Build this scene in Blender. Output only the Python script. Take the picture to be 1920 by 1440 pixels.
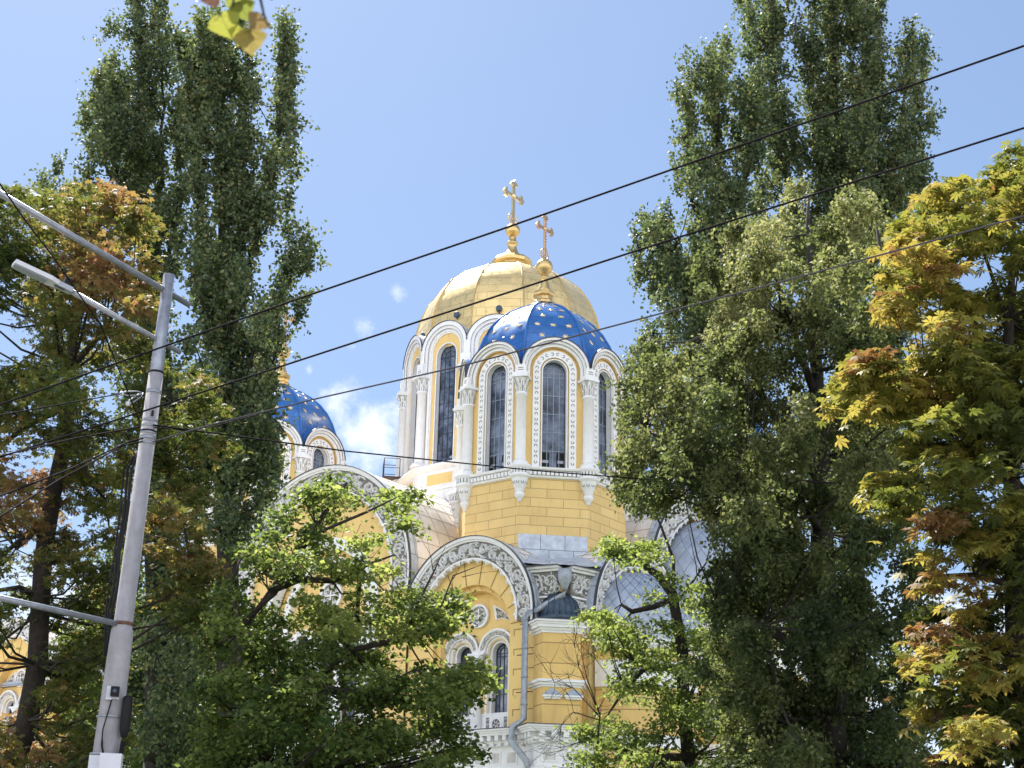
import bpy, bmesh, math, random
import numpy as np
from mathutils import Matrix, Vector
from math import sin, cos, pi, radians, sqrt, atan2, floor

for _o in list(bpy.data.objects):
    bpy.data.objects.remove(_o)
scene = bpy.context.scene
COL = scene.collection
random.seed(7)
RNG = np.random.default_rng(7)

# ------------------------------------------------------------------ camera
FPX = 2700.0                       # focal length in pixels of a 1920 wide frame
PITCH, ROLL, EYE = radians(20.0), radians(1.25), 1.6
cam_data = bpy.data.cameras.new('camera')
cam = bpy.data.objects.new('camera', cam_data)
COL.objects.link(cam)
cam_data.sensor_width = 36.0
cam_data.lens = 36.0 * FPX / 1920.0
cam_data.clip_start = 0.1
cam_data.clip_end = 4000.0
CAM_M = Matrix.Rotation(pi / 2 + PITCH, 3, 'X') @ Matrix.Rotation(ROLL, 3, 'Z')
cam.matrix_world = Matrix.Translation((0, 0, EYE)) @ CAM_M.to_4x4()
scene.camera = cam
CM = np.array([list(r) for r in CAM_M])

def at(px, py, Y):
    """world point that lies Y metres in front of the camera in the direction px,py of the photograph"""
    d = CM @ np.array([(px - 960) / FPX, (720 - py) / FPX, -1.0])
    return np.array([0, 0, EYE]) + d * (Y / d[1])

# ------------------------------------------------------------------ sun and sky
SUN_AZ = radians(-24.0)            # measured from +Y towards +X: behind the cathedral, a little to the left
SUN_EL = radians(53.0)
sun_dir = Vector((sin(SUN_AZ) * cos(SUN_EL), cos(SUN_AZ) * cos(SUN_EL), sin(SUN_EL)))
sl = bpy.data.lights.new('sun', 'SUN')
sl.energy = 5.0
sl.angle = radians(0.53)
sl.color = (1.0, 0.95, 0.86)
sun = bpy.data.objects.new('sun', sl)
COL.objects.link(sun)
sun.rotation_euler = sun_dir.to_track_quat('Z', 'Y').to_euler()
sun.location = (0, 0, 120)

world = bpy.data.worlds.new('World')
scene.world = world
world.use_nodes = True
NT = world.node_tree
NT.nodes.clear()

class NB:
    """tiny node helper"""
    def __init__(s, nt): s.nt = nt; s.n = nt.nodes; s.l = nt.links
    def new(s, t, **k):
        n = s.n.new(t)
        for a, b in k.items(): setattr(n, a, b)
        return n
    def link(s, a, b): s.l.new(a, b)
    def val(s, sock, v):
        if isinstance(v, bpy.types.NodeSocket): s.link(v, sock)
        else: sock.default_value = v
    def math(s, op, a, b=0.0, c=None, clamp=False):
        n = s.new('ShaderNodeMath', operation=op, use_clamp=clamp)
        s.val(n.inputs[0], a); s.val(n.inputs[1], b)
        if c is not None: s.val(n.inputs[2], c)
        return n.outputs[0]
    def vmath(s, op, a, b=None):
        n = s.new('ShaderNodeVectorMath', operation=op)
        s.val(n.inputs[0], a)
        if b is not None: s.val(n.inputs[1], b)
        return n.outputs['Value'] if op in ('DOT_PRODUCT', 'LENGTH', 'DISTANCE') else n.outputs[0]
    def mix(s, f, a, b, blend='MIX'):
        n = s.new('ShaderNodeMix', data_type='RGBA', blend_type=blend)
        s.val(n.inputs[0], f); s.val(n.inputs[6], a); s.val(n.inputs[7], b)
        return n.outputs[2]
    def noise(s, vec, scale, detail=4, rough=0.55):
        n = s.new('ShaderNodeTexNoise')
        if vec is not None: s.link(vec, n.inputs['Vector'])
        n.inputs['Scale'].default_value = scale
        n.inputs['Detail'].default_value = detail
        n.inputs['Roughness'].default_value = rough
        return n.outputs['Fac']
    def ramp(s, f, stops):
        n = s.new('ShaderNodeValToRGB')
        s.val(n.inputs[0], f)
        e = n.color_ramp.elements
        e[0].position, e[0].color = stops[0][0], (*stops[0][1], 1)
        e[1].position, e[1].color = stops[1][0], (*stops[1][1], 1)
        for p, c in stops[2:]:
            q = e.new(p); q.color = (*c, 1)
        return n.outputs[0]
    def maprange(s, v, a, b, c=0.0, d=1.0):
        n = s.new('ShaderNodeMapRange', interpolation_type='SMOOTHSTEP')
        s.val(n.inputs[0], v)
        for i, x in enumerate((a, b, c, d)): n.inputs[i + 1].default_value = x
        return n.outputs[0]

w = NB(NT)
sky = w.new('ShaderNodeTexSky', sky_type='NISHITA')
sky.sun_disc = False
sky.sun_elevation = SUN_EL
sky.sun_rotation = SUN_AZ
sky.air_density = 1.0
sky.dust_density = 0.6
sky.ozone_density = 1.6
tc = w.new('ShaderNodeTexCoord')
dirv = w.vmath('NORMALIZE', tc.outputs['Generated'])
sep = w.new('ShaderNodeSeparateXYZ')
w.link(dirv, sep.inputs[0])
# cumulus: small wisps ahead, a bank low on the horizon, and an unseen bright bank added behind the camera as fill light
n1 = w.noise(dirv, 22.0, 8, 0.6)
n2 = w.noise(dirv, 2.6, 6, 0.6)
def lobe(px, py, wid, amp):
    d = CM @ np.array([(px - 960) / FPX, (720 - py) / FPX, -1.0]); d /= np.linalg.norm(d)
    dist = w.vmath('DISTANCE', dirv, tuple(d))
    return w.math('MULTIPLY', w.maprange(dist, 0.0, wid, 1.0, 0.0), amp)
lob = None
for px, py, wid, amp in ((680, 612, .022, .46), (748, 552, .018, .42), (635, 765, .040, .44), (700, 820, .056, .56), (735, 790, .032, .46),
                         (580, 694, .010, .28), (1195, 965, .05, .50), (660, 650, .012, .34)):
    L_ = lobe(px, py, wid, amp)
    lob = L_ if lob is None else w.math('MAXIMUM', lob, L_)
low = w.maprange(sep.outputs['Z'], 0.17, 0.29, 0.20, -0.22)
back = w.maprange(sep.outputs['Y'], -0.45, 0.15, 0.10, -0.5)
mask = w.math('MAXIMUM', w.math('MAXIMUM', low, back), w.math('SUBTRACT', lob, 0.24))
n1b = w.noise(dirv, 70.0, 6, 0.65)
nz = w.math('ADD', w.math('MULTIPLY', n1, 0.62), w.math('MULTIPLY', n1b, 0.38))
cl = w.maprange(w.math('ADD', nz, mask), 0.50, 0.84)
gm = w.new('ShaderNodeGamma'); w.link(sky.outputs[0], gm.inputs[0]); gm.inputs[1].default_value = 0.55
skyc = w.mix(1.0, gm.outputs[0], (1.95, 2.36, 2.98, 1), 'MULTIPLY')
cloudc = w.mix(w.maprange(sep.outputs['Y'], -0.2, 0.3, 0.0, 1.0), (46.0, 46.0, 47.0, 1), (11.2, 11.6, 12.6, 1))
final = w.mix(w.math('MULTIPLY', cl, w.maprange(sep.outputs['Y'], -0.2, 0.3, 0.95, 0.80)), skyc, cloudc)
bg = w.new('ShaderNodeBackground')
bg.inputs['Strength'].default_value = 0.05
w.link(final, bg.inputs['Color'])
wo = w.new('ShaderNodeOutputWorld')
w.link(bg.outputs[0], wo.inputs[0])
world.cycles.sampling_method = 'MANUAL'
world.cycles.sample_map_resolution = 1024

scene.view_settings.view_transform = 'Standard'
scene.view_settings.look = 'None'
scene.view_settings.gamma = 1.0
scene.view_settings.use_curve_mapping = False
scene.view_settings.exposure = 1.2
cy = scene.cycles
cy.max_bounces = 6
cy.diffuse_bounces = 4
cy.glossy_bounces = 3
cy.transmission_bounces = 4
cy.transparent_max_bounces = 8
cy.caustics_reflective = False
cy.caustics_refractive = False
cy.sample_clamp_indirect = 8.0

# ------------------------------------------------------------------ materials
MATS = {}
def mat(name, col, rough=0.7, metal=0.0, var=0.12, vscale=3.0, bump=0.0, bscale=20.0, spec=0.4, coat=0.0, build=None, dirt=None):
    m = bpy.data.materials.new(name)
    m.use_nodes = True
    b = NB(m.node_tree)
    p = b.n['Principled BSDF']
    geo = b.new('ShaderNodeNewGeometry')
    pos = geo.outputs['Position']
    c = (*col, 1)
    nf = b.noise(pos, vscale, 5, 0.6)
    lo = tuple(max(0, x * (1 - var)) for x in col); hi = tuple(min(1, x * (1 + var)) for x in col)
    cc = b.ramp(nf, [(0.32, lo), (0.68, hi)])
    if dirt:
        dcol, dscale, d0, d1, damt = dirt
        mp = b.new('ShaderNodeMapping'); b.link(pos, mp.inputs[0]); mp.inputs['Scale'].default_value = (1, 1, 0.22)
        nd = b.noise(mp.outputs[0], dscale, 6, 0.65)
        cc = b.mix(b.math('MULTIPLY', b.maprange(nd, d0, d1), damt), cc, (*dcol, 1))
    if build: cc = build(b, p, geo, cc)
    b.link(cc, p.inputs['Base Color'])
    p.inputs['Roughness'].default_value = rough
    p.inputs['Metallic'].default_value = metal
    p.inputs['Specular IOR Level'].default_value = spec
    p.inputs['Coat Weight'].default_value = coat
    p.inputs['Coat Roughness'].default_value = 0.12
    if bump:
        bn = b.new('ShaderNodeBump')
        bn.inputs['Strength'].default_value = bump
        bn.inputs['Distance'].default_value = 0.03
        b.link(b.noise(pos, bscale, 4, 0.6), bn.inputs['Height'])
        b.link(bn.outputs[0], p.inputs['Normal'])
    MATS[name] = m
    return m

def wall_uv(b, geo):
    """coordinates that run along any upright wall, in metres"""
    tg = b.vmath('NORMALIZE', b.vmath('CROSS_PRODUCT', (0, 0, 1), geo.outputs['True Normal']))
    u = b.vmath('DOT_PRODUCT', geo.outputs['Position'], tg)
    sp = b.new('ShaderNodeSeparateXYZ'); b.link(geo.outputs['Position'], sp.inputs[0])
    cmb = b.new('ShaderNodeCombineXYZ'); b.link(u, cmb.inputs[0]); b.link(sp.outputs[2], cmb.inputs[1])
    return cmb.outputs[0]

def brick_build(wid, hei, mortar, line, offset=0.5):
    def f(b, p, geo, cc):
        bt = b.new('ShaderNodeTexBrick', offset=offset)
        b.link(wall_uv(b, geo), bt.inputs['Vector'])
        bt.inputs['Scale'].default_value = 1.0
        bt.inputs['Mortar Size'].default_value = mortar
        bt.inputs['Mortar Smooth'].default_value = 0.1
        bt.inputs['Brick Width'].default_value = wid
        bt.inputs['Row Height'].default_value = hei
        bt.inputs['Color1'].default_value = (1, 1, 1, 1)
        bt.inputs['Color2'].default_value = (0.90, 0.88, 0.86, 1)
        bt.inputs['Mortar'].default_value = (1, 1, 1, 1)
        c1 = b.mix(1.0, cc, bt.outputs['Color'], 'MULTIPLY')
        return b.mix(bt.outputs['Fac'], c1, (*line, 1))
    return f

def seam_build(wid, hei, line, mortar=0.02, amt=0.8, diag=False):
    def f(b, p, geo, cc):
        vec = wall_uv(b, geo)
        if diag:
            mp = b.new('ShaderNodeMapping'); b.link(vec, mp.inputs[0]); mp.inputs['Rotation'].default_value = (0, 0, radians(42)); vec = mp.outputs[0]
        bt = b.new('ShaderNodeTexBrick', offset=0.0 if diag else 0.35)
        b.link(vec, bt.inputs['Vector'])
        bt.inputs['Scale'].default_value = 1.0
        bt.inputs['Mortar Size'].default_value = mortar
        bt.inputs['Mortar Smooth'].default_value = 0.3
        bt.inputs['Brick Width'].default_value = wid
        bt.inputs['Row Height'].default_value = hei
        bt.inputs['Color1'].default_value = (1, 1, 1, 1)
        bt.inputs['Color2'].default_value = (0.86, 0.87, 0.88, 1)
        c1 = b.mix(1.0, cc, bt.outputs['Color'], 'MULTIPLY')
        return b.mix(b.math('MULTIPLY', bt.outputs['Fac'], amt), c1, (*line, 1))
    return f

WHITE = mat('plaster_white', (0.79, 0.785, 0.785), 0.85, var=0.05, bump=0.15, dirt=((0.42, 0.41, 0.38), 2.2, 0.58, 0.80, 0.55))
WHITE_OLD = mat('plaster_grey_white', (0.60, 0.585, 0.555), 0.9, var=0.14, bump=0.3, dirt=((0.30, 0.28, 0.25), 3.0, 0.5, 0.75, 0.7))
GROOVE = mat('recess_shade', (0.19, 0.18, 0.165), 0.95, var=0.3, vscale=6.0)  # shade of crevices and gaps put into the colour of carved parts
YELLOW = mat('plaster_yellow', (0.77, 0.545, 0.215), 0.85, var=0.04, vscale=1.2, bump=0.12, dirt=((0.62, 0.42, 0.16), 2.3, 0.50, 0.74, 0.6))
YBRICK = mat('plaster_yellow_blocks', (0.77, 0.555, 0.235), 0.85, var=0.04, vscale=1.2, bump=0.12,
             dirt=((0.62, 0.43, 0.17), 2.3, 0.50, 0.74, 0.6), build=brick_build(1.78, 0.50, 0.020, (0.42, 0.29, 0.11)))
YBAND = mat('plaster_yellow_bands', (0.75, 0.515, 0.19), 0.85, var=0.05, vscale=1.2, bump=0.12,
            dirt=((0.58, 0.38, 0.14), 2.3, 0.50, 0.74, 0.6), build=brick_build(60.0, 0.98, 0.028, (0.36, 0.23, 0.09)))
JOINT = mat('wall_joint', (0.30, 0.19, 0.06), 0.9)  # dark ochre strips carry the shadow lines of the joints
OCHRE = mat('plaster_ochre', (0.52, 0.36, 0.15), 0.9, var=0.1)
METAL = mat('roof_metal_grey', (0.36, 0.40, 0.46), 0.42, 0.35, var=0.14, vscale=1.1, build=seam_build(1.0, 0.85, (0.14, 0.15, 0.18)))
METALD = mat('roof_metal_diamond', (0.37, 0.415, 0.49), 0.45, 0.3, var=0.2, vscale=1.6)
SEAMD = mat('dark_seam', (0.17, 0.20, 0.26), 0.6)
ROOFW = mat('roof_painted_white', (0.76, 0.70, 0.63), 0.5, 0.1, var=0.12, vscale=1.0)
SEAM = mat('roof_seam', (0.27, 0.23, 0.20), 0.7)
FLASH = mat('flashing_metal', (0.50, 0.55, 0.62), 0.45, 0.3, var=0.22, vscale=2.4, build=seam_build(1.3, 2.4, (0.2, 0.21, 0.23)))
EDGE = mat('dark_metal_edge', (0.07, 0.075, 0.09), 0.5, 0.4)
def _gold_build(b, p, geo, cc):
    c = seam_build(1.5, 0.62, (0.46, 0.34, 0.14), mortar=0.012, amt=0.5)(b, p, geo, cc)
    r = b.maprange(b.noise(geo.outputs['Position'], 2.3, 6, 0.7), 0.3, 0.7, 0.24, 0.52)
    b.link(r, p.inputs['Roughness'])
    return c
GOLD = mat('gilded_sheet', (0.86, 0.63, 0.28), 0.33, 0.62, var=0.10, vscale=1.4, build=_gold_build)
p_ = GOLD.node_tree.nodes['Principled BSDF']
GOLDP = mat('gilding', (0.62, 0.45, 0.20), 0.42, 0.95, var=0.10, vscale=4.0)
PALEG = mat('pale_gilding', (0.76, 0.58, 0.32), 0.3, 0.9, var=0.12, vscale=4.0)
STARG = mat('star_gilding', (0.78, 0.60, 0.33), 0.4, 0.6, var=0.15, vscale=4.0)
COPPER = mat('copper_lattice', (0.64, 0.42, 0.24), 0.35, 0.9, var=0.15, vscale=6.0)
def _blue_build(b, p, geo, cc):
    b.link(b.maprange(b.noise(geo.outputs['Position'], 1.3, 4, 0.6), 0.3, 0.7, 0.2, 0.38), p.inputs['Roughness'])
    return seam_build(40.0, 0.62, (0.008, 0.035, 0.16), mortar=0.012, amt=0.7)(b, p, geo, cc)
BLUE = mat('blue_enamel_sheet', (0.030, 0.140, 0.40), 0.28, 0.15, var=0.16, vscale=1.6, spec=0.6, build=_blue_build)
BLUEP = mat('blue_paint', (0.030, 0.140, 0.40), 0.3, 0.1, var=0.1)
SLATE = mat('patinated_dome', (0.055, 0.08, 0.115), 0.5, 0.3, var=0.3, vscale=4.0)
def _glass_build(b, p, geo, cc):
    n = b.noise(geo.outputs['Position'], 0.9, 3, 0.6)
    b.link(b.maprange(b.noise(geo.outputs['Position'], 3.0, 2, 0.5), 0.3, 0.7, 0.10, 0.42), p.inputs['Roughness'])
    return b.ramp(n, [(0.36, (0.02, 0.028, 0.05)), (0.5, (0.08, 0.105, 0.16)), (0.66, (0.17, 0.21, 0.29))])
GLASS = mat('window_glass', (0.06, 0.08, 0.12), 0.2, 0.0, spec=0.7, build=_glass_build)
FRAME = mat('window_iron', (0.035, 0.04, 0.05), 0.5, 0.2)
FRAMEL = mat('window_iron_light', (0.26, 0.29, 0.34), 0.5, 0.2)
DARK = mat('dark_opening', (0.012, 0.012, 0.014), 0.9)
ZINC = mat('zinc_pipe', (0.33, 0.36, 0.40), 0.5, 0.35, var=0.18, vscale=5.0)
STEEL = mat('galvanised_steel', (0.30, 0.315, 0.35), 0.42, 0.5, var=0.2, vscale=9.0)
CONC = mat('concrete', (0.30, 0.292, 0.31), 0.88, var=0.12, vscale=7.0, bump=0.25, bscale=60, dirt=((0.20, 0.19, 0.185), 5.0, 0.45, 0.75, 0.7))
BLACK = mat('black_rubber', (0.010, 0.010, 0.012), 0.6, spec=0.2)
CABLE = mat('cable_sheath', (0.012, 0.010, 0.013), 0.85, 0.0, spec=0.05)
CABLEG = mat('grey_cable', (0.075, 0.072, 0.08), 0.9, 0.0, spec=0.05)
RUST = mat('rusty_iron', (0.12, 0.06, 0.04), 0.8, var=0.4, vscale=30)
BOXM = mat('painted_box', (0.55, 0.56, 0.60), 0.5, var=0.08)
STEELB = mat('brown_iron', (0.06, 0.04, 0.035), 0.7, var=0.3)
GROUND = mat('ground_gravel', (0.34, 0.31, 0.27), 0.95, var=0.25, vscale=0.6)
GRASSM = mat('lawn', (0.06, 0.10, 0.03), 0.95, var=0.35, vscale=1.5)
ASPH = mat('asphalt', (0.055, 0.055, 0.058), 0.9, var=0.2, vscale=2.0)
PAVE = mat('paving', (0.36, 0.34, 0.31), 0.9, var=0.1, build=brick_build(0.6, 0.3, 0.01, (0.15, 0.14, 0.13)))
KERB = mat('kerb_stone', (0.40, 0.39, 0.37), 0.9)
PAINTW = mat('road_paint', (0.75, 0.75, 0.72), 0.7)

# ------------------------------------------------------------------ mesh helpers
class MB:
    def __init__(s): s.v = []; s.f = []; s.m = []; s.mats = []; s.smooth = []
    def mi(s, m):
        if m not in s.mats: s.mats.append(m)
        return s.mats.index(m)
    def add(s, vs, fs, m, smooth=False):
        o = len(s.v); k = s.mi(m)
        s.v.extend([tuple(map(float, v)) for v in vs])
        for f in fs: s.f.append([i + o for i in f]); s.m.append(k); s.smooth.append(smooth)
    def build(s, name, parent=None, loc=None):
        me = bpy.data.meshes.new(name)
        me.from_pydata(s.v, [], s.f)
        for m in s.mats: me.materials.append(m)
        me.polygons.foreach_set('material_index', s.m)
        me.polygons.foreach_set('use_smooth', s.smooth)
        me.update()
        bm = bmesh.new(); bm.from_mesh(me); bmesh.ops.recalc_face_normals(bm, faces=bm.faces); bm.to_mesh(me); bm.free()
        o = bpy.data.objects.new(name, me)
        COL.objects.link(o)
        if parent is not None: o.parent = parent
        if loc is not None: o.location = loc
        return o
    # --- primitives; F maps (u, d, z) -> point
    def box(s, F, u0, u1, d0, d1, z0, z1, m):
        vs = [F(u, d, z) for z in (z0, z1) for d in (d0, d1) for u in (u0, u1)]
        s.add(vs, [(0, 1, 3, 2), (4, 6, 7, 5), (0, 4, 5, 1), (2, 3, 7, 6), (0, 2, 6, 4), (1, 5, 7, 3)], m)
    def ring(s, F, uc, zc, r0, r1, zb, d0, d1, m, seg=20, a0=0.0, a1=pi, inner=None):
        """arch moulding: a half ring on straight legs going down to zb, standing from depth d0 to d1"""
        pin, pout = [], []
        legs = zb < zc - 1e-4
        if legs: pin.append((uc + r0, zb)); pout.append((uc + r1, zb))
        for i in range(seg + 1):
            a = a0 + (a1 - a0) * i / seg
            pin.append((uc + r0 * cos(a), zc + r0 * sin(a))); pout.append((uc + r1 * cos(a), zc + r1 * sin(a)))
        if legs: pin.append((uc - r0, zb)); pout.append((uc - r1, zb))
        n = len(pin)
        vs = [F(u, d1, z) for u, z in pin] + [F(u, d1, z) for u, z in pout] + [F(u, d0, z) for u, z in pin] + [F(u, d0, z) for u, z in pout]
        fs = []; fi = []
        for i in range(n - 1):
            fs.append((i, i + 1, n + i + 1, n + i))
            fs.append((n + i, n + i + 1, 3 * n + i + 1, 3 * n + i))
            fi.append((i, 2 * n + i, 2 * n + i + 1, i + 1))
        fs.append((0, n, 3 * n, 2 * n)); fs.append((n - 1, 2 * n + n - 1, 3 * n + n - 1, n + n - 1))
        s.add(vs, fs, m); s.add(vs, fi, inner or m)
    def disc(s, F, uc, zc, r, d, m, seg=24):
        s.add([F(uc, d, zc)] + [F(uc + r * cos(2 * pi * i / seg), d, zc + r * sin(2 * pi * i / seg)) for i in range(seg)],
              [(0, 1 + i, 1 + (i + 1) % seg) for i in range(seg)], m)
    def arch_face(s, F, uc, zc, r, zb, d, m, seg=18):
        pts = [(uc + r, zb)] + [(uc + r * cos(pi * i / seg), zc + r * sin(pi * i / seg)) for i in range(seg + 1)] + [(uc - r, zb)]
        s.add([F(u, d, z) for u, z in pts], [tuple(range(len(pts)))], m)
    def strips(s, F, us, bot, top, d, m, thick=0.0):
        vs = []; fs = []
        for i, u in enumerate(us):
            vs += [F(u, d, bot(u)), F(u, d, top(u))]
            if i and (top(us[i]) - bot(us[i]) > 1e-3 or top(us[i-1]) - bot(us[i-1]) > 1e-3):
                k = 2 * i; fs.append((k - 2, k, k + 1, k - 1))
        s.add(vs, fs, m)
    def lathe(s, prof, m, c=(0, 0), seg=16, T=None, smooth=True, rot=0.0):
        vs = []; fs = []
        for r, z in prof:
            for j in range(seg):
                a = rot + 2 * pi * j / seg
                vs.append((c[0] + r * cos(a), c[1] + r * sin(a), z))
        for i in range(len(prof) - 1):
            for j in range(seg):
                k = (j + 1) % seg
                fs.append((i * seg + j, i * seg + k, (i + 1) * seg + k, (i + 1) * seg + j))
        fs.append(tuple(range(seg - 1, -1, -1))); o = (len(prof) - 1) * seg
        fs.append(tuple(range(o, o + seg)))
        if T: vs = [T(*v) for v in vs]
        s.add(vs, fs, m, smooth)
    def tube(s, pts, rad, m, seg=6, smooth=True, cap=True):
        pts = [np.array(p, float) for p in pts]
        n = len(pts)
        if not hasattr(rad, '__len__'): rad = [rad] * n
        ref = np.array([0.13, 0.21, 0.97]); vs = []; fs = []
        for i, p in enumerate(pts):
            t = pts[min(i + 1, n - 1)] - pts[max(i - 1, 0)]; L = np.linalg.norm(t); t = t / L if L > 1e-9 else np.array([0, 0, 1.])
            if abs(t @ ref) > 0.95: ref2 = np.array([1., 0.1, 0])
            else: ref2 = ref
            a = np.cross(t, ref2); a /= np.linalg.norm(a); b = np.cross(t, a)
            for j in range(seg):
                q = 2 * pi * j / seg
                vs.append(p + rad[i] * (cos(q) * a + sin(q) * b))
        for i in range(n - 1):
            for j in range(seg):
                k = (j + 1) % seg
                fs.append((i * seg + j, i * seg + k, (i + 1) * seg + k, (i + 1) * seg + j))
        if cap:
            fs.append(tuple(range(seg))); fs.append(tuple(range((n - 1) * seg, n * seg)))
        s.add(vs, fs, m, smooth)

def empty(name, label=None, cat=None, group=None, loc=(0, 0, 0), rz=0.0, parent=None):
    o = bpy.data.objects.new(name, None); COL.objects.link(o)
    o.location = loc; o.rotation_euler = (0, 0, rz)
    if label: o['label'] = label
    if cat: o['category'] = cat
    if group: o['group'] = group
    if parent is not None: o.parent = parent
    return o
def tag(o, label, cat, group=None):
    o['label'] = label; o['category'] = cat
    if group: o['group'] = group
    return o
def ident(u, d, z): return (u, d, z)
def frame(ox, oy, nx, ny):
    """wall frame: u runs to the right of someone facing the wall, d stands out of it"""
    L = sqrt(nx * nx + ny * ny); nx, ny = nx / L, ny / L
    ux, uy = -ny, nx
    return lambda u, d, z: (ox + u * ux + d * nx, oy + u * uy + d * ny, z)
# ------------------------------------------------------------------ ground
def sheet(name, x0, x1, y0, y1, z, m, kind='structure', h=None):
    b = MB()
    if h is None: b.add([(x0, y0, z), (x1, y0, z), (x1, y1, z), (x0, y1, z)], [(0, 1, 2, 3)], m)
    else: b.box(ident, x0, x1, y0, y1, z, z + h, m)
    o = b.build(name); o['kind'] = kind
    return o
sheet('ground', -2500, 2500, -2500, 2500, 0.0, GROUND)
sheet('road', -300, 300, 2.2, 15.6, 0.004, ASPH)
sheet('road_marking', -300, 300, 8.8, 8.95, 0.008, PAINTW)
sheet('pavement', -300, 300, 15.78, 20.0, 0.004, PAVE, h=0.125)
sheet('kerb', -300, 300, 15.6, 15.775, 0.004, KERB, h=0.13)
sheet('lawn', -300, 300, 20.05, 60.0, 0.006, GRASSM)

# ------------------------------------------------------------------ cathedral
BANG = radians(-37.5)
BC = (-0.19, 92.87)
cath = empty('cathedral', 'yellow and white Byzantine cathedral with a gilded main dome and blue domes with gold stars', 'cathedral', loc=(BC[0], BC[1], 0), rz=BANG)

def P_(b, name, label=None, parent=None):
    o = b.build(name, parent if parent is not None else cath)
    if label: o['label'] = label
    return o

def cshape(b, F, u, z, a, s, d, m, w=0.03):
    """small raised C shaped scroll, opened towards angle a"""
    n = 7; pi_, po = [], []
    for i in range(n + 1):
        t = a + radians(50) + radians(260) * i / n
        pi_.append((u + (s - w) * cos(t), z + (s * 1.05 - w) * sin(t))); po.append((u + (s + w) * cos(t), z + (s * 1.05 + w) * sin(t)))
    vs = [F(x, d, y) for x, y in pi_] + [F(x, d, y) for x, y in po]
    k = n + 1
    b.add(vs, [(i, i + 1, k + i + 1, k + i) for i in range(n)], m)

def window(F, uc, zc, r, zb, d, parent, ornate=False, light=False, bars=3, rows=0.85, seed=0, frame_mat=None, openp=0):
    """arched glazing; one part with its iron grille as a sub-part"""
    rd = random.Random(seed)
    g = MB(); g.arch_face(F, uc, zc, r, zb, d, GLASS)
    go = P_(g, 'window')
    b = MB(); w = 0.02; fm = frame_mat or (FRAMEL if light else FRAME)
    e = d + 0.03
    for i in range(1, bars):
        u = uc - r + 2 * r * i / bars
        top = zc if i not in (bars / 2,) else zc + r * .98
        b.box(F, u - w, u + w, d + .004, e, zb, top, fm)
    z = zb + rows
    k = 0
    while z < zc:
        b.box(F, uc - r, uc + r, d + .004, e - .006, z - w, z + w, fm); z += rows; k += 1
    b.box(F, uc - r, uc + r, d + .004, e - .006, zc - w, zc + w, fm)
    b.ring(F, uc, zc, r * .50, r * .50 + .035, zc, d + .004, e, fm, seg=10)
    for a in (radians(38), radians(90), radians(142)):
        c, s_ = cos(a), sin(a)
        b.add([F(uc + c * r * .52 - s_ * w, e, zc + s_ * r * .52 + c * w), F(uc + c * r * .52 + s_ * w, e, zc + s_ * r * .52 - c * w),
               F(uc + c * r + s_ * w, e, zc + s_ * r - c * w), F(uc + c * r - s_ * w, e, zc + s_ * r + c * w)], [(0, 1, 2, 3)], fm)
    b.ring(F, uc, zc, r - .045, r + .01, zb, d + .004, e + .01, FRAME, seg=14)
    # opened lights: dark gaps with a leaf of glass swung out
    if openp:
        for s_ in ((-1, 1) if openp == 2 else (rd.choice((-1, 1)),)):
            u0 = uc + s_ * r * .95; u1 = uc + s_ * r * .30
            b.box(F, min(u0, u1), max(u0, u1), d + .006, d + .02, zb + .02, zb + rows * .92, DARK)
            b.box(F, min(u0, u1) + .05, max(u0, u1) - .05, d + .03, d + .06, zb + rows * .35, zb + rows * .5, ZINC)
    P_(b, 'grille', parent=go)
    return go

def bead_chain(b, F, uc, zc, r, zb, d, step=0.30, m=None):
    m = m or GROOVE
    z = zb + step * .6; k = 0
    while z < zc - .05:
        for s in (-1, 1): cshape(b, F, uc + s * r, z, -pi / 2 if k % 2 else pi / 2, 0.075, d, m, .021)
        z += step; k += 1
    n = int(pi * r / step)
    for i in range(n):
        a = (i + .5) * pi / n
        cshape(b, F, uc + r * cos(a), zc + r * sin(a), a + (pi / 2 if (k + i) % 2 else -pi / 2), 0.075, d, m, .021)

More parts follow.
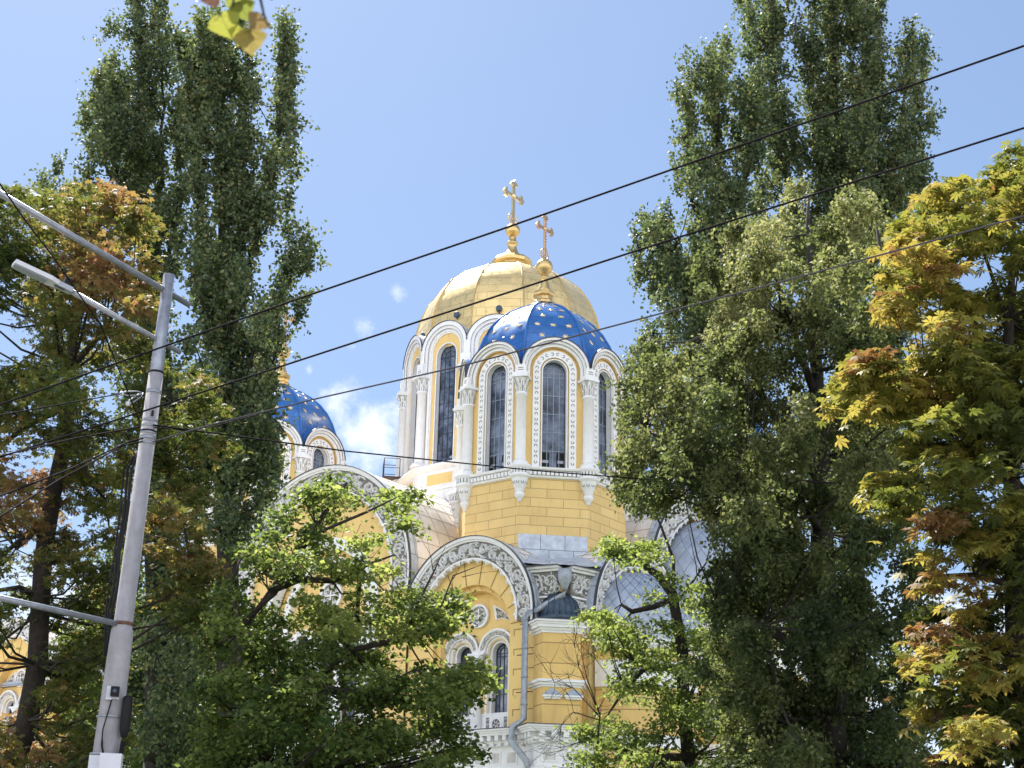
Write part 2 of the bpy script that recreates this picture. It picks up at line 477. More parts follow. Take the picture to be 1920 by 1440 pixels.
def capital_col(x, y, zb, zt, r, face, zcap=0.95):
    """column with Corinthian capital: shaft > capital, base"""
    b = MB()
    b.lathe([(r * 1.10, zb + .30), (r * 1.02, zb + .42), (r, zb + .6), (r * .94, zt - zcap - .12), (r * 1.1, zt - zcap - .1), (r * 1.1, zt - zcap), (r * .9, zt - zcap)], WHITE, (x, y), 16)
    o = P_(b, 'column')
    c = MB()
    z0 = zt - zcap
    c.lathe([(r * .88, z0), (r * .92, z0 + zcap * .35), (r * 1.05, z0 + zcap * .65), (r * 1.5, z0 + zcap * .86), (r * 1.3, z0 + zcap * .87), (r * .3, z0 + zcap * .88)], WHITE_OLD, (x, y), 12)
    for row, (zz, hh, rr, n, off) in enumerate(((z0 + .02, zcap * .42, r * 1.02, 8, 0), (z0 + zcap * .36, zcap * .46, r * 1.12, 8, .5))):
        for k in range(n):
            a = face + (k + off) * 2 * pi / n
            ca, sa = cos(a), sin(a); wv = r * .30
            def L(s, o_, z): return (x + ca * (rr + o_) - sa * s, y + sa * (rr + o_) + ca * s, z)
            c.add([L(-wv, -.03, zz), L(wv, -.03, zz), L(wv * 1.1, .04, zz + hh * .6), L(-wv * 1.1, .04, zz + hh * .6), L(wv * .5, r * .42, zz + hh), L(-wv * .5, r * .42, zz + hh), L(0, r * .42, zz + hh * .78)],
                  [(0, 1, 2, 3), (3, 2, 4, 5), (5, 4, 6)], WHITE)
            c.add([L(-.012, .0, zz + .03), L(.012, .0, zz + .03), L(.012, .05, zz + hh * .6), L(-.012, .05, zz + hh * .6)], [(0, 1, 2, 3)], GROOVE)
    F = frame(x, y, cos(face), sin(face))
    q = r * 1.55
    c.box(F, -q, q, -q, q, zt - zcap * .13, zt, WHITE)
    P_(c, 'capital', parent=o)
    d = MB()
    d.lathe([(r * 1.75, zb), (r * 1.75, zb + .08), (r * 1.55, zb + .12), (r * 1.3, zb + .16), (r * 1.42, zb + .24), (r * 1.12, zb + .30), (r * .9, zb + .31)], WHITE, (x, y), 16)
    P_(d, 'base', parent=o)
    return o

def cross_part(cx, cy, z0, z1, za, half, m, w=0.07, lattice=False):
    """latin cross in the local YZ plane with flared trefoil ends and scrolled brackets at its foot"""
    b = MB()
    F = lambda u, d, z: (cx + d, cy + u, z)
    t = w * .55
    b.box(F, -w, w, -t, t, z0, z1 - half * .22, m)
    b.box(F, -half * .80, -w, -t, t, za - w, za + w, m); b.box(F, w, half * .80, -t, t, za - w, za + w, m)
    fl = half * .40
    for (u, z, du, dz) in ((-half, za, -1, 0), (half, za, 1, 0), (0, z1, 0, 1)):
        # stepped, flared end with a point
        p = [(-.0, -.9), (-.45, -.55), (-1.0, -.55), (-.7, .0), (-.35, -.05), (0, .35), (.35, -.05), (.7, 0), (1.0, -.55), (.45, -.55)]
        vs = []
        for dd in (-t * 1.4, t * 1.4):
            for a, c in p:
                along = c * fl; side = a * fl * .8
                if dz: vs.append(F(side, dd, z - fl * .35 + along))
                else: vs.append(F(u - du * fl * .35 + du * along, dd, z + side))
        n = len(p)
        b.add(vs, [tuple(range(n)), tuple(range(n, 2 * n))] + [(i, (i + 1) % n, n + (i + 1) % n, n + i) for i in range(n)], m)
    H = z1 - z0
    for s in (-1, 1):
        pts = [F(s * (half * .42 * sin(q * pi / 8) + w * .6 * q / 8), 0, z0 + H * .26 * q / 8) for q in range(0, 9)]
        b.tube(pts, w * .42, m, 5)
        pts = [F(s * (half * .3 + half * .16 * cos(q)), 0, z0 + H * .10 + half * .16 * sin(q)) for q in np.linspace(0, 2 * pi, 9)]
        b.tube(pts, w * .3, m, 5)
    b.lathe([(w * .4, za - w * 2.2), (w * 2.0, za), (w * .4, za + w * 2.2)], m, (cx, cy), 8)
    if lattice:
        z = z0 + .2
        while z < z1 - .5:
            b.tube([F(-w * 1.2, t, z), F(w * 1.2, t, z + w * 2.2)], w * .35, m, 4); b.tube([F(w * 1.2, t, z), F(-w * 1.2, t, z + w * 2.2)], w * .35, m, 4)
            z += w * 2.4
    return P_(b, 'cross')

def star(b, c, n, s, m):
    """eight pointed gold star lying 2 cm proud of the sheet"""
    n = Vector(n).normalized(); t = Vector((0, 0, 1)).cross(n).normalized(); q = n.cross(t)
    c = Vector(c) + n * .035
    vs = [c + n * .03]
    for i in range(16):
        r = s if i % 2 == 0 else s * .36
        a = i * pi / 8
        vs.append(c + t * (r * cos(a)) + q * (r * sin(a)))
    b.add(vs, [(0, 1 + i, 1 + (i + 1) % 16) for i in range(16)], m)

def dome_part(cx, cy, n, prof, m, rot, name, ribm, stars=None, label=None, ribr=0.07, bulge=0.012):
    b = MB(); k = len(prof)
    ang_ = [rot + (j + .5) * 2 * pi / n for j in range(n)]
    for j in range(n):
        a0, a1 = ang_[j - 1], ang_[j]
        vs = []
        for r, z in prof:
            for t in (0, .25, .5, .75, 1):
                x0, y0, x1, y1 = r * cos(a0), r * sin(a0), r * cos(a1), r * sin(a1)
                q = 1 + bulge * 4 * t * (1 - t)
                vs.append((cx + (x0 + (x1 - x0) * t) * q, cy + (y0 + (y1 - y0) * t) * q, z))
        b.add(vs, [(5 * i + t, 5 * i + t + 1, 5 * i + t + 6, 5 * i + t + 5) for i in range(k - 1) for t in range(4)], m, True)
    if stars:
        for j in range(n):
            am = rot + j * 2 * pi / n
            rows = ((.25, 2, .34), (.38, 3, .34), (.51, 2, .34), (.64, 3, .33), (.76, 2, .30), (.86, 2, .24), (.93, 1, .22))
            L = [0]
            for i in range(k - 1): L.append(L[-1] + sqrt((prof[i+1][0]-prof[i][0])**2 + (prof[i+1][1]-prof[i][1])**2))
            for t, cnt, sc in rows:
                s_ = t * L[-1]; i = max(q for q in range(k - 1) if L[q] <= s_); f = (s_ - L[i]) / (L[i+1] - L[i])
                r = prof[i][0] + f * (prof[i+1][0] - prof[i][0]); z = prof[i][1] + f * (prof[i+1][1] - prof[i][1])
                dr, dz = prof[i+1][0] - prof[i][0], prof[i+1][1] - prof[i][1]; LL = sqrt(dr*dr+dz*dz)
                ap = r * cos(pi / n); hw = r * sin(pi / n)
                nn = (cos(am) * dz / LL, sin(am) * dz / LL, -dr / LL * cos(pi/n))
                for q in range(cnt):
                    off = 0 if cnt == 1 else (q / (cnt - 1) - .5) * 2 * hw * (.62 if cnt == 3 else .42)
                    star(b, (cx + ap * cos(am) - off * sin(am), cy + ap * sin(am) + off * cos(am), z), nn, sc * .64, STARG)
    o = P_(b, name, label)
    for a in ang_:
        rb = MB(); rb.tube([(cx + (r + .02) * cos(a), cy + (r + .02) * sin(a), z) for r, z in prof], ribr, ribm, 5)
        P_(rb, 'rib', parent=o)
    return o

def lathe_part(name, prof, m, c, seg=16, label=None, smooth=True, rot=0, parent=None):
    b = MB(); b.lathe(prof, m, c, seg, smooth=smooth, rot=rot)
    return P_(b, name, label, parent)

def drum(cx, cy, n, a, rot, z0, zcapt, zc, zsill, rw, colr, visible, main=False):
    """arcaded drum: on each visible side a gabled bay with its mouldings and window, columns at the corners"""
    h = a * math.tan(pi / n)
    Rv = a / cos(pi / n)
    walls = MB(); core = MB()
    for j in range(n):
        am = rot + j * 2 * pi / n
        F = frame(cx + a * cos(am), cy + a * sin(am), cos(am), sin(am))
        vis = j in visible
        R = h + (0.06 if main else .03)
        if not vis:
            us = [-h + 2 * h * i / 14 for i in range(15)]
            walls.strips(F, us, lambda u: z0, lambda u: zc + sqrt(max(0, R * R - u * u)), 0.0, WHITE)
            continue
        bay = MB()
        # back wall of the bay around the window
        us = sorted(set([round(-h + 2 * h * i / 12, 4) for i in range(13)] + [round(rw * q, 4) for q in (-1, -.97, -.87, -.7, -.5, -.25, 0, .25, .5, .7, .87, .97, 1)]))
        topf = lambda u: zc + sqrt(max(0, R * R - u * u)) - .02
        zw = zc - (0.35 if main else .0)
        wm = YELLOW
        inside = [u for u in us if abs(u) <= rw + 1e-6]
        bay.strips(F, inside, lambda u: zw + sqrt(max(0, rw * rw - u * u)), topf, -.16, wm)
        for sgn in (-1, 1):
            side = [u for u in us if u * sgn >= rw - 1e-6]
            bay.strips(F, side, lambda u: z0, topf, -.16, wm)
        bay.strips(F, [-rw, rw], lambda u: z0, lambda u: zsill, -.16, wm)
        # window reveal
        bay.ring(F, 0, zw, rw, rw + .01, zsill, -.62, -.14, WHITE, 18)
        bay.box(F, -rw, rw, -.62, -.10, zsill - .08, zsill, WHITE)
        if main:
            bay.ring(F, 0, zw, rw, rw + .07, zsill, -.2, -.10, WHITE, 18)
            bay.ring(F, 0, zc, rw + .36, rw + .44, z0, -.2, -.06, WHITE, 18)
            rings = ((rw + .44, rw + .62, .0), (rw + .62, rw + .82, .10), (rw + .82, R, .20))
            for r0, r1, dd in rings: bay.ring(F, 0, zc, r0, r1, zcapt - .02 if r0 > rw + .5 else z0, -.3, dd, WHITE, 22)
            bay.ring(F, 0, zc, rw + .60, rw + .622, zcapt, .08, .112, GROOVE, 22)
            bay.ring(F, 0, zc, rw + .81, rw + .828, zcapt, .18, .212, GROOVE, 22)
        else:
            bay.ring(F, 0, zc, rw + .0, rw + .06, zsill, -.2, -.08, WHITE, 18)
            bay.ring(F, 0, zc, rw + .06, rw + .14, zsill, -.2, -.13, OCHRE, 18)
            bay.ring(F, 0, zc, rw + .14, rw + .54, zsill + .02, -.2, -.05, WHITE, 20)
            bead_chain(bay, F, 0, zc, rw + .34, zsill + .1, -.045)
            bay.ring(F, 0, zc, rw + .68, rw + .80, zc - .55, -.3, -.02, OCHRE, 22, inner=OCHRE)
            rings = ((rw + .74, rw + .90, .06), (rw + .90, rw + 1.06, .15), (rw + 1.06, R, .26))
            for r0, r1, dd in rings: bay.ring(F, 0, zc, r0, r1, zcapt - .02, -.3, dd, WHITE, 22)
            bay.ring(F, 0, zc, rw + .888, rw + .905, zcapt, .12, .16, GROOVE, 22)
            bay.ring(F, 0, zc, rw + 1.048, rw + 1.064, zcapt, .22, .27, GROOVE, 22)
        # thick gable roof running back to the dome, with a dark metal edge
        bay.ring(F, 0, zc, R - .05, R + .03, zc - .02, -1.6, .235 if not main else .18, WHITE, 22)
        P_(bay, 'window_bay')
        ed = MB(); ed.ring(F, 0, zc, R + .03, R + .055, zc + .05, .16, (.31 if not main else .25), EDGE, 22, a0=.12, a1=pi - .12)
        ed.ring(F, 0, zc, R + .03, R + .05, zc + .05, -1.5, .16, FLASH if main else BLUEP, 22, a0=.02, a1=pi - .02)
        P_(ed, 'gable_edge')
        window(F, 0, zw, rw, zsill, -.5, cath, light=not main, bars=4, rows=1.05, seed=j, openp=(2 if not main and j in (0, 1) else (1 if main else 0)))
    if walls.v: P_(walls, 'drum_wall')
    # columns
    for j in range(n):
        if not (j in visible or (j + 1) % n in visible): continue
        av = rot + (j + .5) * 2 * pi / n
        rr = Rv + .02
        x, y = cx + rr * cos(av), cy + rr * sin(av)
        capital_col(x, y, z0, zcapt, colr, av)
        b = MB(); F = frame(x, y, cos(av), sin(av))
        b.box(F, -colr * 1.35, colr * 1.35, -.45, colr * 1.30, zcapt + .003, zcapt + .16, WHITE)
        b.box(F, -colr * .95, colr * .95, -.45, colr * .90, zcapt + .16, zcapt + (.95 if main else .62), WHITE)
        for q in range(2): b.box(F, -colr * .5, colr * .5, colr * .9, colr * .93, zcapt + .30 + .12 * q, zcapt + .34 + .12 * q, GROOVE)
        P_(b, 'impost')
    return Rv

def poly_band(b, cx, cy, n, rot, prof, m):
    """mouldings of a polygonal cornice: prof = [(apothem, z)...]"""
    for j in range(n):
        a0 = rot + (j - .5) * 2 * pi / n; a1 = rot + (j + .5) * 2 * pi / n
        vs = []
        for ap, z in prof:
            r = ap / cos(pi / n)
            vs += [(cx + r * cos(a0), cy + r * sin(a0), z), (cx + r * cos(a1), cy + r * sin(a1), z)]
        b.add(vs, [(2 * i, 2 * i + 1, 2 * i + 3, 2 * i + 2) for i in range(len(prof) - 1)], m)

def corner_tower(cx, cy, vis):
    n, a, rot = 8, 4.40, -pi / 2 - pi / 2 + pi / 2   # a side faces -Y
    h = a * math.tan(pi / n)
    b = MB()
    poly_band(b, cx, cy, n, rot, [(a + .02, 15.0), (a + .02, 23.08)], YBRICK)
    P_(b, 'tower_wall')
    # dentilled cornice
    b = MB()
    poly_band(b, cx, cy, n, rot, [(a + .03, 23.06), (a + .14, 23.10), (a + .16, 23.16), (a + .16, 23.20), (a + .12, 23.21), (a + .12, 23.46), (a + .30, 23.50), (a + .34, 23.58), (a + .34, 23.62), (a - .3, 23.66), (a - .9, 23.67)], WHITE)
    for j in range(n):
        am = rot + j * 2 * pi / n
        F = frame(cx + a * cos(am), cy + a * sin(am), cos(am), sin(am))
        for k in range(12):
            u = -h + .42 + (2 * h - .84) * (k + .5) / 12
            b.box(F, u - .085, u + .085, .10, .25, 23.22, 23.44, WHITE)
            b.box(F, u + .085, u + .145, .121, .128, 23.215, 23.45, GROOVE)
    P_(b, 'cornice')
    Rv = a / cos(pi / n)
    for j in range(n):
        if not (j in vis or (j + 1) % n in vis): continue
        av = rot + (j + .5) * 2 * pi / n
        x, y = cx + (Rv + .06) * cos(av), cy + (Rv + .06) * sin(av)
        c = MB()
        c.lathe([(.60, 23.70), (.62, 23.60), (.54, 23.50), (.50, 23.46), (.50, 23.24), (.54, 23.18), (.57, 23.08), (.50, 23.02), (.44, 22.98), (.43, 22.9), (.36, 22.62), (.27, 22.40), (.24, 22.36), (.27, 22.30), (.20, 22.26), (.26, 22.18), (.28, 22.08), (.20, 21.94), (.12, 21.88), (.13, 21.80), (.03, 21.68)][::-1], WHITE, (x, y), 14)
        for k in range(9):
            t = av - 1.4 + 2.8 * k / 8
            F = frame(x + .49 * cos(t), y + .49 * sin(t), cos(t), sin(t))
            c.box(F, -.05, .05, 0, .045, 23.24, 23.44, WHITE); c.box(F, .055, .10, .008, .016, 23.22, 23.46, GROOVE)
        for k in range(5):
            t = av - 1.2 + 2.4 * k / 4
            F = frame(x + .36 * cos(t), y + .36 * sin(t), cos(t), sin(t))
            cshape(c, F, 0, 22.72, pi / 2, .07, .085, GROOVE, .018)
        P_(c, 'console')
    drum(cx, cy, n, a, rot, 23.66, 28.75, 29.22, 23.72, 0.66, .29, vis)
    prof = [(4.50, 29.95), (4.40, 30.5), (4.22, 31.2), (3.92, 32.0), (3.50, 32.75), (2.95, 33.4), (2.30, 33.95), (1.58, 34.4), (.98, 34.70), (.72, 34.8)]
    dome_part(cx, cy, n, prof, BLUE, rot, 'blue_dome', BLUEP, stars=True)
    # blue metal valleys between the gables and small round vents
    for j in range(n):
        if not (j in vis or (j + 1) % n in vis): continue
        am = rot + j * 2 * pi / n
        b = MB(); F = frame(cx + (a - .75) * cos(am), cy + (a - .75) * sin(am), cos(am), sin(am))
        T = lambda x, y, z: F(x, y, z)
        b.lathe([(.17, 31.15), (.17, 31.55), (.2, 31.55), (.2, 31.60), (.14, 31.70), (.02, 31.74)], BLUEP, (0, 0), 10, T=lambda x, y, z: F(x, y, z))
        P_(b, 'roof_vent')
    lathe_part('dome_collar', [(.98, 34.66), (1.0, 34.76), (.80, 34.9), (.6, 35.0)], EDGE, (cx, cy), 8, rot=pi / 8)
    f = MB()
    f.lathe([(.66, 34.85), (.66, 35.1), (.52, 35.22), (.50, 35.42), (.62, 35.5), (.66, 35.62), (.62, 35.74), (.48, 35.80)], GOLDP, (cx, cy), 8, smooth=False, rot=pi / 8)
    f.lathe([(.44, 35.8), (.42, 35.9), (.34, 36.1), (.24, 36.4), (.21, 36.58), (.28, 36.64), (.28, 36.72), (.20, 36.78), (.17, 36.9), (.16, 37.02)], GOLDP, (cx, cy), 14)
    fo = P_(f, 'finial')
    s_ = MB(); R_ = .50
    s_.lathe([(R_ * sin(t) + .01, 37.42 - R_ * cos(t)) for t in np.linspace(0.1, pi - .1, 13)], GOLDP, (cx, cy), 18)
    P_(s_, 'ball', parent=fo)
    cross_part(cx, cy, 37.85, 40.95, 39.95, .90, COPPER, .085, lattice=True)

SIDES8 = {0, 1, 7, 2}
# facets: index 0 faces local -Y (left in the picture), 1 the one towards the camera, 2 local +X
for (tx, ty, dz) in ((10.6, -10.6, 0), (-11.3, -10.6, -.65), (10.6, 10.6, -.3)):
    n0 = set(cath.children)
    corner_tower(tx, ty, SIDES8)
    for o in cath.children:
        if o not in n0: o.location.z = dz

# ---- main drum and gilded dome
def main_tower():
    n, a = 12, 6.85; rot = -pi / 2
    b = MB()
    poly_band(b, 0, 0, n, rot, [(a + .02, 17.0), (a + .02, 25.0)], YBRICK)
    P_(b, 'tower_wall')
    b = MB()
    poly_band(b, 0, 0, n, rot, [(a + .03, 25.0), (a + .12, 25.02), (a + .12, 26.2), (a + .18, 26.22), (a + .18, 26.3), (a + .08, 26.34), (a + .08, 27.5), (a + .2, 27.56), (a + .42, 27.74), (a + .46, 27.84), (a + .42, 27.9), (a - .4, 27.93), (a - .9, 27.94)], WHITE)
    h = a * math.tan(pi / n)
    for j in range(n):
        am = rot + j * 2 * pi / n
        F = frame(a * cos(am), a * sin(am), cos(am), sin(am))
        b.box(F, -1.15, 1.15, .085, .13, 26.50, 27.36, WHITE)
        b.box(F, -1.05, 1.05, .132, .14, 26.58, 27.28, YELLOW)
        for k in range(7):      # little crosses of the frieze
            u = -h + 2 * h * (k + .5) / 7
            b.box(F, u - .03, u + .03, .122, .15, 25.35, 25.75, WHITE_OLD); b.box(F, u - .16, u + .16, .122, .148, 25.42, 25.54, WHITE_OLD)
    P_(b, 'drum_pedestal')
    vis = {0, 1, 2, 11, 10, 3}
    drum(0, 0, n, a, rot, 27.94, 34.05, 35.72, 28.0, .80, .34, vis, main=True)
    prof = [(6.75, 36.0), (6.70, 37.2), (6.55, 38.4), (6.25, 39.6), (5.75, 40.75), (5.05, 41.8), (4.1, 42.62), (3.0, 43.2), (2.1, 43.5), (1.45, 43.62)]
    dome_part(0, 0, n, prof, GOLD, rot, 'gold_dome', GOLDP, ribr=.05)
    f = MB()
    f.lathe([(1.58, 43.4), (1.64, 43.6), (1.46, 43.78), (1.30, 44.1), (1.28, 44.2), (1.42, 44.32), (1.46, 44.52), (1.30, 44.72), (1.05, 44.84)], GOLDP, (0, 0), 12, smooth=False, rot=rot + pi / 12)
    f.lathe([(1.0, 44.84), (.72, 44.98), (.48, 45.25), (.33, 45.6), (.30, 45.9), (.42, 45.98), (.42, 46.08), (.28, 46.14), (.26, 46.4), (.24, 46.62)], GOLDP, (0, 0), 14)
    fo = P_(f, 'finial')
    s_ = MB(); R_ = .52
    s_.lathe([(R_ * sin(t) + .01, 47.05 - R_ * cos(t)) for t in np.linspace(0.1, pi - .1, 13)], GOLDP, (0, 0), 18)
    P_(s_, 'ball', parent=fo)
    cross_part(0, 0, 47.5, 51.1, 49.8, 1.25, PALEG, .125)
    # roof hatch on the dome, rail and floodlights
    am = rot + 1 * 2 * pi / n
    for am, off, zz in ((rot, .55, 38.15), (rot + 2 * pi / n, .1, 38.25), (rot - 2 * pi / n, .4, 37.7), (rot + 3 * pi * 2 / n, 0.3, 37.8)):
        F = frame((a - .55) * cos(am), (a - .55) * sin(am), cos(am), sin(am))
        b = MB()
        b.tube([F(off, .0, zz - .75), F(off, .12, zz - .4), F(off, .18, zz - .2)], .035, STEELB, 5)
        b.lathe([(.02, -.14), (.16, -.13), (.22, .0), (.22, .10), (.17, .13), (.02, .13)], SLATE, (0, 0), 10, T=lambda x, y, z: F(off + x, .2 + z, zz + y))
        P_(b, 'floodlight')
    F = frame(a * cos(rot + 2 * pi / n), a * sin(rot + 2 * pi / n), cos(rot + 2 * pi / n), sin(rot + 2 * pi / n))
    b = MB()
    b.tube([F(.9, -.5, 37.3), F(.9, -.5, 38.3)], .03, STEELB, 5); b.tube([F(1.9, -.5, 37.0), F(1.9, -.5, 38.2)], .03, STEELB, 5); b.tube([F(.9, -.5, 37.9), F(1.9, -.5, 37.9)], .025, STEELB, 5)
    P_(b, 'roof_rail')
    # balcony at the left
    am = rot - 2 * pi / n * 1.5
    F = frame((a + .3) * cos(am), (a + .3) * sin(am), cos(am), sin(am))
    b = MB()
    b.box(F, -.8, .8, -.2, 1.15, 28.02, 28.12, STEELB)
    for u in (-.5, .5): b.tube([F(u, .0, 26.9), F(u, 1.1, 28.0)], .04, STEELB, 5)
    bo = P_(b, 'balcony')
    b = MB()
    for u, d in ((-.8, 1.13), (0, 1.13), (.8, 1.13), (-.8, .1), (.8, .1)): b.tube([F(u, d, 28.1), F(u, d, 29.35)], .028, STEELB, 5)
    for zz in (28.7, 29.35): b.tube([F(-.8, .1, zz), F(-.8, 1.13, zz), F(.8, 1.13, zz), F(.8, .1, zz)], .025, STEELB, 5)
    b.tube([F(-.8, 1.13, 28.2), F(.8, 1.13, 28.7)], .015, STEELB, 4)
    P_(b, 'railing', parent=bo)
main_tower()
# ------------------------------------------------------------------ gabled bays of the walls
def polyline_ribbon(b, mapf, pts, w, h, m):
    """raised ribbon (half diamond) along a path given in (s, r); mapf(s, r, d) -> point"""
    n = len(pts); vs = []; fs = []
    for i in range(n):
        x0, y0 = pts[max(0, i - 1)]; x1, y1 = pts[min(n - 1, i + 1)]
        L = sqrt((x1 - x0) ** 2 + (y1 - y0) ** 2) or 1
        nx, ny = -(y1 - y0) / L, (x1 - x0) / L
        ww = w * (1.0 if 0 < i < n - 1 else .5)
        x, y = pts[i]
        vs += [mapf(x - nx * ww, y - ny * ww, 0.0), mapf(x, y, h), mapf(x + nx * ww, y + ny * ww, 0.0)]
    for i in range(n - 1):
        k = 3 * i; fs += [(k, k + 1, k + 4, k + 3), (k + 1, k + 2, k + 5, k + 4)]
    b.add(vs, fs, m)

def spiral(cx, cy, r, a0, turns, sgn, n=11):
    out = []
    for i in range(n):
        t = i / (n - 1)
        rr = r * (1 - .78 * t); a = a0 + sgn * 2 * pi * turns * t
        out.append((cx + rr * cos(a), cy + rr * sin(a)))
    return out

def scroll_field(b, mapf, s0, s1, r0, r1, m, rd, w=.04, h=.09):
    """rinceau carving between heights r0 and r1 from s0 to s1"""
    H = r1 - r0; n = max(1, int(round((s1 - s0) / (H * .86)))); st = (s1 - s0) / n
    mid = (r0 + r1) / 2
    for i in range(n):
        c = s0 + (i + .5) * st; f = 1 if i % 2 else -1
        polyline_ribbon(b, mapf, spiral(c, mid + f * H * .10, H * .36, -f * pi / 2, 1.35, f), w, h, m)
        polyline_ribbon(b, mapf, spiral(c + st * .46, mid - f * H * .24, H * .19, f * pi / 2, 1.1, -f, 8), w * .8, h * .9, m)
        polyline_ribbon(b, mapf, [(c - st * .5, mid - f * H * .36), (c - st * .2, mid - f * H * .44), (c + st * .2, mid - f * H * .40), (c + st * .5, mid - f * H * .12)], w * .9, h, m)
        for k in range(17):     # acanthus tongues
            a = rd.uniform(0, 2 * pi); rr = H * rd.uniform(.05, .45)
            x, y = c + rr * cos(a) * .9, mid + rr * sin(a); a2 = rd.uniform(0, 2 * pi); l = H * rd.uniform(.10, .2)
            polyline_ribbon(b, mapf, [(x, y), (x + l * .6 * cos(a2), y + l * .6 * sin(a2)), (x + l * cos(a2 + .7), y + l * sin(a2 + .7))], w * rd.uniform(.6, 1.0), h * rd.uniform(.6, 1.1), m)

def archivolt(F, uc, zc, r0, r1, a0, a1, d, seed, tabs=True, seg=40):
    rd = random.Random(seed)
    b = MB()
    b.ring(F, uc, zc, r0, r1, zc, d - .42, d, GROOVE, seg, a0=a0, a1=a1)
    b.ring(F, uc, zc, r0 - .03, r0 + .06, zc, d - .44, d + .07, WHITE, seg, a0=a0, a1=a1)
    b.ring(F, uc, zc, r1 - .14, r1 - .04, zc, d - .02, d + .10, WHITE, seg, a0=a0, a1=a1)
    b.ring(F, uc, zc, r1 - .04, r1 + .12, zc, d - .42, d + .20, WHITE, seg, a0=a0, a1=a1)
    b.ring(F, uc, zc, r1 + .12, r1 + .15, zc, d + .10, d + .27, EDGE, seg, a0=a0 + .01, a1=a1 - .01)
    b.ring(F, uc, zc, r1 + .12, r1 + .145, zc, d - .40, d + .10, FLASH, seg, a0=a0 + .01, a1=a1 - .01)
    o = P_(b, 'archivolt')
    rm = (r0 + r1) / 2
    mapf = lambda s, r, h: F(uc + r * cos(s / rm), d + .004 + h, zc + r * sin(s / rm))
    b = MB()
    scroll_field(b, mapf, a0 * rm, a1 * rm, r0 + .08, r1 - .16, WHITE, rd, w=.062, h=.12)
    if tabs:   # pendant palmettes along the inner edge
        n = int((a1 - a0) * r0 / .62)
        for i in range(n):
            a = a0 + (i + .5) * (a1 - a0) / n; k = .075 / r0 * 2.2
            for q in (-1, 0, 1):
                aa = a + q * k; l = .24 if q == 0 else .13
                def T3(rr, off, dd): return F(uc + rr * cos(aa + off), dd, zc + rr * sin(aa + off))
                e = k * .5; c0 = r0 + .01
                b.add([T3(c0, -e, d + .03), T3(c0, e, d + .03), T3(r0 - l * .55, -e * 1.1, d), T3(r0 - l * .55, e * 1.1, d), T3(r0 - l * .92, -e * .6, d - .02), T3(r0 - l * .92, e * .6, d - .02), T3(r0 - l * .5, 0, d + .09), T3(r0 - l, 0, d - .02)],
                      [(0, 6, 2), (0, 1, 6), (1, 3, 6), (2, 6, 4), (3, 5, 6), (4, 6, 7), (5, 7, 6)], WHITE)
    P_(b, 'carving', parent=o)
    return o

